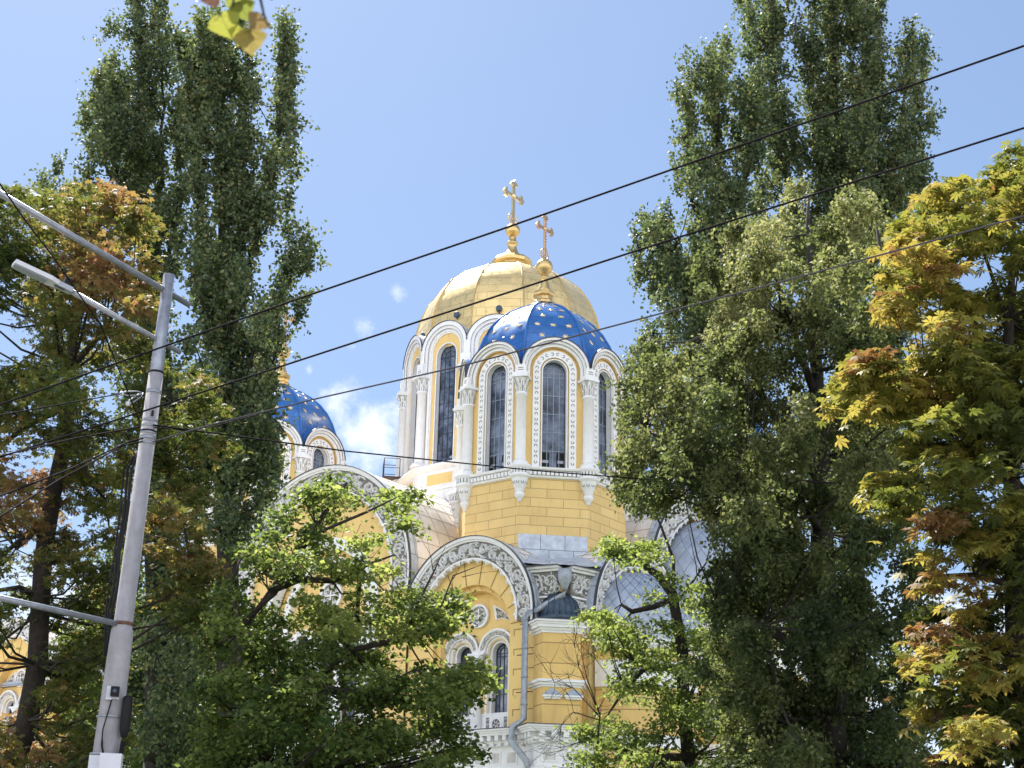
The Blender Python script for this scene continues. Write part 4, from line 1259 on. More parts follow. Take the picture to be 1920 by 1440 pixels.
L_POPLAR = leaf_mat('poplar_leaf', [(0.0, (0.030, 0.046, 0.030)), (0.5, (0.075, 0.108, 0.055)), (0.9, (0.15, 0.17, 0.08)), (1.0, (0.22, 0.22, 0.10))], .36,
                    [(0.0, (0.06, 0.10, 0.035)), (0.7, (0.20, 0.27, 0.08)), (1.0, (0.40, 0.42, 0.12))], .55, .28)
L_LINDEN = leaf_mat('linden_leaf', [(0.0, (0.034, 0.050, 0.022)), (0.5, (0.085, 0.102, 0.040)), (0.85, (0.18, 0.185, 0.075)), (1.0, (0.30, 0.28, 0.13))], .38,
                    [(0.0, (0.07, 0.11, 0.03)), (0.6, (0.27, 0.32, 0.09)), (1.0, (0.52, 0.52, 0.20))], .6, .22)
L_MAPLE = leaf_mat('maple_leaf', [(0.0, (0.036, 0.062, 0.020)), (0.5, (0.100, 0.135, 0.042)), (0.9, (0.20, 0.225, 0.07)), (1.0, (0.24, 0.26, 0.08))], .52,
                   [(0.0, (0.08, 0.14, 0.03)), (0.6, (0.32, 0.40, 0.085)), (1.0, (0.46, 0.52, 0.13))], .55, .25)
L_AUTUMN = leaf_mat('autumn_leaf', [(0.0, (0.030, 0.048, 0.018)), (0.40, (0.075, 0.095, 0.030)), (0.62, (0.15, 0.135, 0.045)), (0.80, (0.21, 0.13, 0.06)), (1.0, (0.17, 0.085, 0.06))], .38,
                    [(0.0, (0.07, 0.12, 0.02)), (0.45, (0.26, 0.28, 0.05)), (0.7, (0.50, 0.34, 0.09)), (1.0, (0.40, 0.17, 0.09))], .6, .22)
L_CHEST = leaf_mat('chestnut_leaf', [(0.0, (0.032, 0.048, 0.016)), (0.35, (0.085, 0.100, 0.028)), (0.6, (0.20, 0.20, 0.045)), (0.82, (0.30, 0.25, 0.06)), (1.0, (0.15, 0.085, 0.04))], .40,
                   [(0.0, (0.08, 0.11, 0.02)), (0.4, (0.28, 0.31, 0.05)), (0.75, (0.62, 0.50, 0.10)), (1.0, (0.34, 0.17, 0.06))], .55, .25)
BARK = mat('bark_dark', (0.030, 0.024, 0.020), 0.95, var=0.4, vscale=9.0, bump=0.6, bscale=14)
BARKG = mat('bark_grey', (0.036, 0.031, 0.027), 0.95, var=0.35, vscale=7.0, bump=0.6, bscale=14)

def rand_unit(n):
    v = RNG.normal(size=(n, 3)); return v / np.linalg.norm(v, axis=1)[:, None]

def leaf_object(name, pos, size, tone, m, parent, up=0.5, aspect=0.62, palm=0, droop=0.35):
    """all leaves of a crown as real folded blades (two faces each) or palmate leaves"""
    n = len(pos)
    nr = rand_unit(n) + np.array([0, 0, up]); nr /= np.linalg.norm(nr, axis=1)[:, None]
    t = np.cross(nr, rand_unit(n)); t /= np.linalg.norm(t, axis=1)[:, None]
    t[:, 2] -= droop; t /= np.linalg.norm(t, axis=1)[:, None]
    s = np.cross(nr, t); s /= np.linalg.norm(s, axis=1)[:, None]; nr = np.cross(t, s)
    size = np.broadcast_to(size, (n,))[:, None] * RNG.uniform(.72, 1.2, (n, 1))
    if palm:
        P = []; T = []
        for k in range(palm):
            a = radians(-105 + 210 * k / (palm - 1)); ln = 1.0 - .38 * abs(2 * k / (palm - 1) - 1) ** 1.5
            d = t * cos(a) + s * sin(a); d[:, 2] -= .10; e = -t * sin(a) + s * cos(a)
            L = size * ln
            lw = aspect * .3
            P += [pos, pos + d * L * .62 + e * L * lw + nr * L * .03, pos + d * L - np.array([0, 0, .12]) * L, pos + d * L * .62 - e * L * lw + nr * L * .03]
        V = np.stack(P, 1).reshape(n * palm, 4, 3)
        tn = np.repeat(tone, palm) + RNG.normal(0, .03, n * palm)
        nf = n * palm
    else:
        w = size * aspect * .5
        V = np.stack([pos, pos + t * size * .45 + s * w + nr * size * .10, pos + t * size, pos + t * size * .45 - s * w + nr * size * .10], 1)
        tn = tone; nf = n
    me = bpy.data.meshes.new(name)
    me.vertices.add(nf * 4); me.vertices.foreach_set('co', V.reshape(-1).astype(np.float32))
    if palm:
        me.loops.add(nf * 4); me.polygons.add(nf)
        me.loops.foreach_set('vertex_index', np.arange(nf * 4, dtype=np.int32))
        me.polygons.foreach_set('loop_start', np.arange(0, nf * 4, 4, dtype=np.int32))
        ft = tn
    else:
        base = np.arange(nf, dtype=np.int32)[:, None] * 4
        idx = (base + np.array([0, 1, 2, 0, 2, 3], dtype=np.int32)).reshape(-1)
        me.loops.add(nf * 6); me.polygons.add(nf * 2)
        me.loops.foreach_set('vertex_index', idx)
        me.polygons.foreach_set('loop_start', np.arange(0, nf * 6, 3, dtype=np.int32))
        ft = np.repeat(tn, 2)
    me.update(calc_edges=True)
    a = me.attributes.new('tone', 'FLOAT', 'FACE')
    a.data.foreach_set('value', np.clip(ft, 0, 1).astype(np.float32))
    me.materials.append(m)
    o = bpy.data.objects.new(name, me); COL.objects.link(o)
    if parent is not None: o.parent = parent
    return o

def inside(poly, x, y):
    c = np.zeros(len(x), bool); n = len(poly)
    for i in range(n):
        x0, y0 = poly[i]; x1, y1 = poly[(i + 1) % n]
        if y0 == y1: continue
        h = ((y0 > y) != (y1 > y)) & (x < (x1 - x0) * (y - y0) / (y1 - y0) + x0)
        c ^= h
    return c

def depthscale(py, Y):
    """metres per photograph pixel at that spot"""
    d = CM @ np.array([0, (720 - py) / FPX, -1.0]); return (Y / d[1]) / FPX

def tree(name, label, polys, Y, depth, blob_px, nblob, clumps, leaves, lsize, m, trunk, limbs, bark=None, holes=(), tone=None, squash=(1.0, 0.8), clump_r=0.42,
         palm=0, up=0.5, droop=0.35, group=None, cat='tree', seed=0, tone0=0.45, tsd=0.18, twig=0.012, outward=0.5, aspect=.62, extra=(), mode='up', sleeve=False, rs=1.0, sl=1.9, sr=.17, fz=.13, bsd=.09):
    """polys: outlines (photograph directions) the boughs fill; each bough gets its own place in depth.
    trunk/limbs: (px, py, dY, radius) chains; the trunk goes down to the ground."""
    global RNG
    RNG = np.random.default_rng(1000 + seed); rd = random.Random(seed)
    bark = bark or BARK
    base = at(trunk[0][0], trunk[0][1], Y + trunk[0][2])
    root = empty(name, label, cat, group, loc=(base[0], base[1], 0))
    O = np.array([base[0], base[1], 0.0])
    tb = MB(); skel = []
    def chain(pts, seg=7):
        P = [at(x, y, Y + dy) - O for x, y, dy, r in pts]; R = [q[3] * rs for q in pts]
        # refine with a little crookedness
        Q, RR = [], []
        for i in range(len(P) - 1):
            k = max(1, int(np.linalg.norm(P[i + 1] - P[i]) / .8))
            for j in range(k):
                t = j / k; Q.append(P[i] + (P[i + 1] - P[i]) * t + (RNG.normal(0, .035, 3) if (i + j) else 0)); RR.append(R[i] + (R[i + 1] - R[i]) * t)
        Q.append(P[-1]); RR.append(R[-1])
        tb.tube(Q, RR, bark, seg); skel.extend(zip(Q, RR))
        return Q
    bz = (at(trunk[0][0], trunk[0][1], Y + trunk[0][2]) - O)
    r0 = trunk[0][3] * rs
    tb.tube([np.array([bz[0], bz[1], -.1]), np.array([bz[0], bz[1], .5]), bz * np.array([1, 1, .5]), bz], [r0 * 1.9, r0 * 1.35, r0 * 1.12, r0], bark, 10)
    chain(trunk, 9)
    for l in limbs: chain(l, 6)
    # boughs
    BL = []
    if sleeve:     # short shoots all along the upper stem and the main limbs
        for ch, lim in [(trunk, 1000)] + [(l, 2000) for l in limbs]:
            for (x0, y0, e0, r_0), (x1, y1, e1, r_1) in zip(ch[:-1], ch[1:]):
                n_ = max(1, int(sqrt((x1 - x0) ** 2 + (y1 - y0) ** 2) / 26))
                for i in range(n_):
                    t = (i + rd.random()) / n_; x, y = x0 + (x1 - x0) * t, y0 + (y1 - y0) * t
                    if y > lim: continue
                    r = rd.uniform(13, 21)
                    if any((x - hx) ** 2 + (y - hy) ** 2 < (hr + r * .3) ** 2 for hx, hy, hr in holes): continue
                    BL.append((x + rd.uniform(-8, 8), y, r, e0 - rd.uniform(-.1, .5)))
    for pi_, poly in enumerate(polys):
        xs = [p[0] for p in poly]; ys = [p[1] for p in poly]
        nb = nblob[pi_] if hasattr(nblob, '__len__') else nblob
        bp = blob_px[pi_] if hasattr(blob_px, '__len__') else blob_px
        tries = 0; got = []
        while len(got) < nb and tries < nb * 60:
            tries += 1
            x, y = rd.uniform(min(xs), max(xs)), rd.uniform(min(ys), max(ys))
            if not inside(poly, np.array([x]), np.array([y]))[0]: continue
            r = bp * rd.uniform(.6, 1.25)
            if any((x - hx) ** 2 + (y - hy) ** 2 < (hr + r * .55) ** 2 for hx, hy, hr in holes): continue
            near = sum(1 for (a, b_, c) in got if (x - a) ** 2 + (y - b_) ** 2 < (.62 * min(r, c)) ** 2)
            if near > 1 or (near == 1 and rd.random() < .55): continue
            # smaller boughs near the outline
            q = np.array([[x + r * cos(t), y + r * sin(t)] for t in np.linspace(0, 2 * pi, 8, endpoint=False)])
            ins = inside(poly, q[:, 0], q[:, 1]).mean()
            if ins < .95: r *= max(.42, ins)
            got.append((x, y, r))
            BL.append((x, y, r, rd.gauss(-.22, 1) * depth * (.45 + .55 * ins)))
    pos = []; tn = []; Sk = np.array([q[0] for q in skel]); Sr = np.array([q[1] for q in skel])
    tw = MB()
    for (x, y, r, dy) in list(BL) + [(a, b_, c, d) for a, b_, c, d in extra]:
        c = at(x, y, Y + dy) - O; R = r * depthscale(y, Y + dy)
        vol = (R ** 2)
        nc = max(5, int(clumps * vol))
        u = rand_unit(nc) * (RNG.uniform(0, 1, (nc, 1)) ** .45)
        u[:, 2] *= squash[1]; u[:, :2] *= squash[0]
        C = c + u * R
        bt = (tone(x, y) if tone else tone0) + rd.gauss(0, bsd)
        dd = np.linalg.norm(Sk - (c - np.array([0, 0, R * .4])), axis=1) + (Sk[:, 2] > c[2] + .3) * 3
        j = int(dd.argmin()); s0 = Sk[j]
        midp = (s0 + c) / 2 + np.array([0, 0, -.10 * np.linalg.norm(c - s0)])
        rr = min(Sr[j] * .4, .010 + .010 * np.linalg.norm(c - s0))
        tb.tube([s0, midp, c], [rr, rr * .75, rr * .4], bark, 5, cap=False)
        for k in range(nc):
            if k % 3 == 0: tw.tube([c + (C[k] - c) * .05, (c + C[k]) / 2 + RNG.normal(0, .05, 3), C[k]], [twig, twig * .7, twig * .4], bark, 3, cap=False)
            cr = clump_r * rd.uniform(.6, 1.25)
            nl = int(leaves * rd.uniform(.6, 1.3) * (cr / clump_r) ** 1.5)
            if mode == 'flat':
                g = RNG.normal(0, 1, (nl, 3)) * np.array([.62, .62, fz]) * cr
                g[:, 2] -= .25 * (g[:, 0] ** 2 + g[:, 1] ** 2) / cr
            else:
                ns = 4      # short leafy shoots that leave the twig together
                base_ = u[k] * outward + (np.array([0, 0, .9]) if mode == 'up' else np.array([0, 0, -.55]))
                D = base_ + RNG.normal(0, .38, (ns, 3)); D /= np.linalg.norm(D, axis=1)[:, None]
                w_ = RNG.integers(0, ns, nl); t_ = RNG.uniform(-.35, 1.0, nl)
                g = D[w_] * (t_ * cr * sl)[:, None] + RNG.normal(0, sr, (nl, 3)) * cr
            pos.append(C[k] + g)
            ct = bt + rd.gauss(0, .07)
            tn.append(RNG.normal(ct, tsd, nl))
    tb.build('trunk', root); two = tw.build('twigs', root)
    P = np.concatenate(pos); T_ = np.concatenate(tn)
    leaf_object('crown', P, lsize, T_, m, root, up=up, palm=palm, droop=droop, aspect=aspect)
    return root, len(P)

def plume(pts, n=None):
    """outline of a tapering plume from a centre line (x, y, half width)"""
    return [(x - w_, y) for x, y, w_ in pts] + [(x + w_, y) for x, y, w_ in reversed(pts)]

NL = 0
POP = dict(depth=1.3, clumps=46.0, leaves=46, lsize=.14, m=L_POPLAR, squash=(.72, 1.5), sleeve=True, clump_r=.38, up=.15, droop=.5, tone0=.52, tsd=.30, outward=.6, aspect=.8, twig=.014)
# left poplars
_, k = tree('poplar_tree', 'tall dark columnar poplar farthest left, its thick trunk behind the lamp pole', [
    plume([(262, -80, 25), (268, 40, 60), (258, 140, 68), (232, 230, 76), (232, 300, 72), (262, 360, 42), (268, 480, 34), (270, 640, 38), (280, 760, 50)]),
    plume([(185, 130, 12), (185, 200, 28), (180, 290, 26), (195, 400, 20)]),
    plume([(338, 150, 16), (330, 230, 20), (335, 330, 18), (322, 430, 22), (308, 520, 20)]),
    plume([(120, 315, 18), (130, 370, 60), (100, 430, 60), (150, 480, 50)]),
    plume([(290, 700, 60), (290, 900, 80), (300, 1200, 90), (300, 1500, 100)])],
    46, nblob=(70, 10, 15, 16, 60), blob_px=(32, 22, 16, 28, 38), holes=[(309, 185, 13), (313, 250, 10), (318, 340, 8), (205, 345, 14), (318, 470, 10), (322, 560, 12), (215, 480, 12)],
    trunk=[(292, 1430, 0, .38), (290, 1150, 0, .34), (284, 800, 0, .28), (272, 560, 0, .22), (268, 300, 0, .15), (262, 40, 0, .07), (262, -70, 0, .03)],
    limbs=[[(278, 620, 0, .12), (315, 480, .3, .09), (335, 330, .3, .06), (335, 160, .3, .03)], [(270, 440, 0, .12), (220, 330, -.5, .08), (190, 230, -.5, .05), (185, 140, -.5, .03)], [(280, 640, 0, .1), (180, 480, -.5, .07), (120, 380, -.8, .04)], [(275, 560, 0, .1), (300, 380, .3, .07), (306, 200, 0, .05), (300, 60, 0, .03)]],
    group='columnar poplars on the left', seed=1, **POP); NL += k
_, k = tree('poplar_tree', 'tall dark columnar poplar just left of the rear blue dome, spire forked at its top', [
    plume([(410, 25, 30), (418, 90, 66), (420, 160, 72), (430, 260, 68), (432, 380, 72), (425, 520, 84), (425, 640, 84), (425, 760, 80), (425, 900, 85), (440, 1020, 60)]),
    plume([(345, 55, 14), (352, 120, 26), (365, 220, 24), (380, 330, 25)]),
    plume([(533, 48, 6), (535, 110, 20), (545, 180, 27), (532, 240, 22), (520, 330, 32), (515, 430, 34)]),
    plume([(570, 440, 12), (562, 490, 32), (545, 555, 32), (522, 605, 32), (497, 650, 24), (484, 700, 22), (488, 760, 24), (502, 830, 34), (498, 900, 24), (480, 960, 24)])],
    43, nblob=(105, 14, 26, 34), blob_px=(32, 20, 20, 26), holes=[(500, 120, 14), (490, 215, 8), (345, 350, 13), (345, 440, 15), (335, 520, 14), (320, 600, 12), (340, 250, 7), (395, 300, 6), (480, 330, 8), (410, 420, 6), (462, 330, 8), (520, 395, 6), (480, 505, 26), (500, 470, 12)],
    trunk=[(430, 1430, 0, .40), (428, 1100, 0, .36), (425, 800, 0, .28), (420, 500, 0, .2), (415, 250, 0, .12), (412, 40, 0, .04)],
    limbs=[[(425, 700, 0, .14), (380, 520, 0, .1), (372, 330, 0, .07), (350, 90, 0, .03)], [(424, 640, 0, .14), (480, 450, 0, .1), (515, 300, 0, .07), (535, 150, 0, .04), (534, 60, 0, .02)],
           [(426, 800, 0, .13), (480, 640, .3, .09), (530, 560, .3, .06), (570, 460, .3, .03)], [(428, 900, 0, .12), (490, 780, .3, .07), (520, 640, .3, .05)], [(424, 600, 0, .1), (450, 420, .3, .08), (460, 250, .3, .05), (465, 100, .3, .03)]],
    group='columnar poplars on the left', seed=2, **POP); NL += k
# right poplars
_, k = tree('poplar_tree', 'tall columnar poplar behind the linden, on its left, with a blunt top', [
    plume([(1345, 85, 22), (1335, 130, 52), (1325, 220, 62), (1330, 330, 58), (1340, 440, 60), (1340, 560, 70), (1330, 700, 90)]),
    plume([(1405, 120, 15), (1405, 220, 26), (1400, 330, 26)]),
    plume([(1235, 395, 14), (1225, 450, 36), (1240, 520, 48), (1255, 600, 45), (1280, 680, 50)])],
    45, nblob=(66, 12, 26), blob_px=(32, 22, 26), holes=[(1400, 145, 12), (1385, 300, 6)],
    trunk=[(1400, 1430, 0, .36), (1395, 1100, 0, .32), (1380, 800, 0, .26), (1360, 500, 0, .18), (1345, 300, 0, .1), (1342, 120, 0, .03)],
    limbs=[[(1370, 700, 0, .12), (1300, 560, 0, .09), (1240, 430, 0, .04)], [(1362, 520, 0, .1), (1300, 380, 0, .07), (1290, 200, 0, .03)], [(1365, 480, 0, .1), (1400, 320, 0, .07), (1405, 150, 0, .03)]],
    group='columnar poplars on the right', seed=3, **POP); NL += k
_, k = tree('poplar_tree', 'tallest columnar poplar behind the linden, top cut by the frame', [
    plume([(1440, -80, 30), (1440, 20, 52), (1440, 120, 50), (1460, 220, 45), (1460, 330, 45), (1450, 430, 50)]),
    plume([(1570, -80, 70), (1572, 20, 82), (1580, 130, 80), (1590, 240, 90), (1600, 340, 100), (1590, 460, 90)]),
    plume([(1690, 35, 14), (1706, 90, 26), (1712, 180, 32), (1715, 260, 34), (1722, 330, 28), (1700, 400, 36)]),
    plume([(1620, 420, 60), (1640, 600, 80), (1640, 900, 70), (1640, 1100, 40)])],
    47, nblob=(36, 82, 26, 40), blob_px=(30, 34, 24, 34), holes=[(1500, 175, 13), (1508, 245, 8), (1474, 355, 9), (1525, 20, 7), (1640, 1085, 30), (1480, 180, 8), (1575, 205, 8), (1700, 200, 6), (1683, 330, 9)],
    trunk=[(1600, 1430, 0, .42), (1600, 1100, 0, .38), (1590, 800, 0, .3), (1580, 500, 0, .22), (1565, 250, 0, .15), (1560, -60, 0, .05)],
    limbs=[[(1585, 620, 0, .14), (1500, 450, 0, .1), (1465, 300, 0, .07), (1440, -40, 0, .03)], [(1583, 560, 0, .14), (1640, 400, 0, .1), (1690, 260, 0, .07), (1705, 90, 0, .03)], [(1578, 450, 0, .1), (1620, 250, 0, .08), (1630, 20, 0, .04)], [(1580, 480, 0, .1), (1530, 300, 0, .08), (1520, 40, 0, .04)]],
    group='columnar poplars on the right', seed=4, **POP); NL += k
# linden
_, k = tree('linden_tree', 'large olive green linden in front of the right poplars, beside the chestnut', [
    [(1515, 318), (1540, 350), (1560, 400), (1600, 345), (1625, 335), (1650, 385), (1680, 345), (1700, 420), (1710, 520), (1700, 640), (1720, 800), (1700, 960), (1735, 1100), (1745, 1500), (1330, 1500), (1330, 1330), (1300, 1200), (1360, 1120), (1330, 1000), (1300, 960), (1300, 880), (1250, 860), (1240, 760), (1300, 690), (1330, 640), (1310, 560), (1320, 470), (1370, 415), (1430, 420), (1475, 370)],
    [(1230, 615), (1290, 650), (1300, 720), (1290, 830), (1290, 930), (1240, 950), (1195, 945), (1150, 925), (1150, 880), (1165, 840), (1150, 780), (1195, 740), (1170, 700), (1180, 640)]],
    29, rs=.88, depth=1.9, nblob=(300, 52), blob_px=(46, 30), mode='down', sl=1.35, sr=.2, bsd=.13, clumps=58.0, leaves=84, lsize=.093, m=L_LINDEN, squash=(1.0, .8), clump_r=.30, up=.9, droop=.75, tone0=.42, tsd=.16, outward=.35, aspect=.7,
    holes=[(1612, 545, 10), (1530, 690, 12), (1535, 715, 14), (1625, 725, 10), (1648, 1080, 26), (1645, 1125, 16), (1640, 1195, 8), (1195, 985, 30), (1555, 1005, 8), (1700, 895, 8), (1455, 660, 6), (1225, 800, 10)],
    tone=lambda x, y: .62 - .26 * min(1, max(0, (y - 480) / 620)) + .12 * sin(x * .031 + y * .017) - .10 * (x > 1560),  # lit upper left and shaded lower right put into the leaf tones
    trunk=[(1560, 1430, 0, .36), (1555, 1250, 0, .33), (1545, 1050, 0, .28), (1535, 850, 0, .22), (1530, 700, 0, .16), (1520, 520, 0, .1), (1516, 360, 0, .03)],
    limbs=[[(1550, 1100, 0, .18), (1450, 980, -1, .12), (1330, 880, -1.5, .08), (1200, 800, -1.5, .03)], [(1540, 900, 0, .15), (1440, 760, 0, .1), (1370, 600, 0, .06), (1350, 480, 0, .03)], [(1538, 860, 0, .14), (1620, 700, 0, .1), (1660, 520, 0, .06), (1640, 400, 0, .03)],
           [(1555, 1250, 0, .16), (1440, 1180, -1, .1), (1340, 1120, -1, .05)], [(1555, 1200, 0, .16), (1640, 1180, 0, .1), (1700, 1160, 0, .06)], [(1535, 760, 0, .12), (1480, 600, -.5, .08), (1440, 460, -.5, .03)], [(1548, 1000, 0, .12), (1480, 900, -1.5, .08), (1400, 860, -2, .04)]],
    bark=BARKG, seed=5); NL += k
# maple-like tree before the facade
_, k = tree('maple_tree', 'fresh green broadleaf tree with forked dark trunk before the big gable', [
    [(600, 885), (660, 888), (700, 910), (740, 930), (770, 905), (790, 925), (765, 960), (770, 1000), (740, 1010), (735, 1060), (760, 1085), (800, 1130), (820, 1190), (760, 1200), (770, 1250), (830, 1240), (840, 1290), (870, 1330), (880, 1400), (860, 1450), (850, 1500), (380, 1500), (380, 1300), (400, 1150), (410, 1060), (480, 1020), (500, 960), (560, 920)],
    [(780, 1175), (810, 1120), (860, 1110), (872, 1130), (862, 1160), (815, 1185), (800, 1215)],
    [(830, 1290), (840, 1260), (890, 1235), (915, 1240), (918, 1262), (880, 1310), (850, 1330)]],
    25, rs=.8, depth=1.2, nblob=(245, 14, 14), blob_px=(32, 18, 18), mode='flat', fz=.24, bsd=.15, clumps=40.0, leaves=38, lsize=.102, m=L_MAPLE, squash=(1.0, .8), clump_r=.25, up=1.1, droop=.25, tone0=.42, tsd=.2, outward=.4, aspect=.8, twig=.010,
    holes=[(640, 1015, 16), (585, 1062, 12), (700, 975, 12), (718, 1040, 16), (690, 1095, 8), (610, 1120, 8), (745, 1225, 9), (820, 1215, 14), (560, 1190, 8), (470, 1090, 7), (560, 985, 8), (545, 1110, 14), (630, 1090, 12), (790, 1040, 40), (840, 1060, 50), (790, 1220, 10)],
    tone=lambda x, y: .44 + .46 * max(0, 1 - ((x - 700) / 170) ** 2 - ((y - 1090) / 190) ** 2) - .10 * (x < 560),  # sunlit patch right of centre painted into the leaf tones
    trunk=[(500, 1430, 0, .17), (488, 1350, 0, .165), (462, 1260, 0, .15), (452, 1180, 0, .14), (505, 1108, 0, .11), (556, 1040, 0, .09), (592, 985, 0, .07), (650, 905, 0, .03)],
    limbs=[[(505, 1108, 0, .09), (560, 1086, -.2, .075), (625, 1080, -.4, .06), (690, 1058, -.5, .04), (740, 1040, -.5, .015)], [(452, 1180, 0, .08), (430, 1100, .3, .05), (450, 1050, .4, .03)], [(674, 1062, -.4, .05), (676, 1110, -.4, .05), (670, 1155, -.4, .045)],
           [(480, 1330, 0, .09), (600, 1285, -.6, .07), (700, 1298, -1, .045), (800, 1330, -1, .02)], [(560, 1300, -.5, .06), (660, 1220, -.8, .06), (760, 1195, -1, .06), (850, 1150, -1, .03)], [(762, 1192, -1, .045), (782, 1130, -1, .03), (812, 1070, -1, .02), (835, 1025, -1, .008)],
           [(780, 1188, -1, .03), (830, 1130, -1, .022), (850, 1085, -1, .015), (905, 1058, -1, .006)], [(850, 1085, -1, .012), (858, 1060, -1, .008), (866, 1040, -1, .004)], [(812, 1070, -1, .012), (800, 1040, -1, .006), (790, 1010, -1, .003)], [(866, 1082, -1, .01), (900, 1078, -1, .005), (940, 1070, -1, .003)],
           [(556, 1040, 0, .05), (600, 1000, -.3, .04), (680, 960, -.5, .03), (760, 925, -.5, .01)], [(700, 1298, -1, .03), (780, 1260, -1.2, .02), (860, 1290, -1.2, .015), (905, 1250, -1.2, .006)]],
    seed=6); NL += k
# smaller tree by the apse
_, k = tree('elm_tree', 'small bright green tree with bare cut limb before the apse roofs', [
    [(1215, 985), (1250, 990), (1262, 1040), (1255, 1080), (1300, 1075), (1330, 1110), (1400, 1100), (1420, 1200), (1410, 1500), (1120, 1500), (1100, 1420), (1085, 1340), (1150, 1300), (1120, 1230), (1150, 1190), (1180, 1160), (1240, 1150), (1215, 1080), (1210, 1030)],
    [(1085, 1150), (1130, 1140), (1180, 1165), (1170, 1195), (1110, 1175)], [(1140, 1015), (1190, 1000), (1215, 1010), (1190, 1050), (1150, 1035)]],
    36, depth=1.4, nblob=(120, 7, 7), blob_px=(30, 16, 15), mode='flat', fz=.26, clumps=32.0, leaves=44, lsize=.12, m=L_MAPLE, squash=(1.0, .65), clump_r=.30, up=1.0, droop=.3, tone0=.62, tsd=.2, outward=.4, aspect=.7, twig=.010,
    holes=[(1185, 1090, 26), (1290, 1040, 16), (1150, 1235, 12), (1120, 1290, 22), (1185, 1345, 8)],
    trunk=[(1292, 1430, 0, .17), (1284, 1320, 0, .165), (1278, 1220, 0, .15), (1272, 1150, 0, .14), (1262, 1118, 0, .13), (1235, 1085, 0, .11), (1210, 1062, 0, .09), (1193, 1042, 0, .075)],
    limbs=[[(1262, 1122, 0, .08), (1225, 1138, -.1, .075), (1185, 1147, -.2, .065), (1165, 1133, -.2, .04)], [(1262, 1118, 0, .06), (1266, 1050, 0, .04), (1240, 985, 0, .03), (1200, 900, 0, .012)], [(1278, 1250, 0, .08), (1210, 1255, -.3, .06), (1165, 1290, -.5, .045), (1140, 1340, -.5, .02)],
           [(1292, 1420, 0, .1), (1230, 1420, -.6, .1), (1180, 1412, -.9, .09), (1135, 1392, -1, .075)], [(1285, 1330, 0, .06), (1330, 1220, .3, .04), (1345, 1100, .3, .02)], [(1270, 1130, 0, .035), (1320, 1060, 0, .02), (1345, 960, 0, .008)], [(1310, 1120, 0, .02), (1305, 1060, 0, .013), (1290, 990, 0, .006)]],
    seed=7); NL += k
# dead twigs left of it: a bare sapling
def bare_tree(name, label, Y, chains, r0=.03):
    base = at(chains[0][0][0], chains[0][0][1], Y)
    root = empty(name, label, 'tree', loc=(base[0], base[1], 0)); O = np.array([base[0], base[1], 0])
    tb = MB(); b0 = base - O
    tb.tube([np.array([0, 0, -.1]), b0], [r0 * 1.7, r0], BARK, 6)
    rd = random.Random(5)
    tips = []
    for ch in chains:
        P = [at(x, y, Y + dy) - O for x, y, dy, r in ch]
        tb.tube(P, [q[3] for q in ch], BARK, 5)
        for i in range(1, len(P)): tips.append((P[i], ch[i][3], P[i] - P[i - 1]))
    tb.build('trunk', root)
    tw = MB()
    for p, r, d in tips:
        d = d / np.linalg.norm(d)
        for k in range(4):
            q = p.copy(); dirn = d + np.array([rd.gauss(0, .7), rd.gauss(0, .7), rd.gauss(.1, .7)]); pts = [q]; 
            for j in range(4):
                dirn = dirn / np.linalg.norm(dirn) + np.array([rd.gauss(0, .3), rd.gauss(0, .3), rd.gauss(0, .3)])
                q = q + dirn * rd.uniform(.10, .22); pts.append(q)
                if j in (1, 2):
                    dd = dirn + np.array([rd.gauss(0, .8), rd.gauss(0, .8), rd.gauss(0, .8)]); tw.tube([q, q + dd * .13, q + dd * .24 + np.array([0, 0, .05])], [.006, .0045, .002], BARK, 3)
            tw.tube(pts, [max(.006, r * .5), .007, .006, .004, .002], BARK, 4)
    tw.build('twigs', root)
bare_tree('bare_sapling', 'leafless dark twiggy sapling before the corner pier', 35, [
    [(1100, 1500, 0, .035), (1118, 1420, 0, .028), (1125, 1340, 0, .02), (1100, 1270, 0, .012), (1090, 1225, 0, .006)],
    [(1120, 1400, 0, .02), (1090, 1390, 0, .015), (1060, 1400, 0, .008)], [(1124, 1350, 0, .018), (1075, 1335, 0, .012), (1052, 1360, 0, .006)],
    [(1122, 1330, 0, .018), (1150, 1280, 0, .012), (1120, 1240, 0, .008)], [(1125, 1345, 0, .015), (1075, 1290, 0, .01), (1040, 1280, 0, .004)], [(1118, 1420, 0, .015), (1080, 1440, 0, .008)], [(1125, 1340, 0, .015), (1085, 1250, 0, .01), (1078, 1215, 0, .004)]])
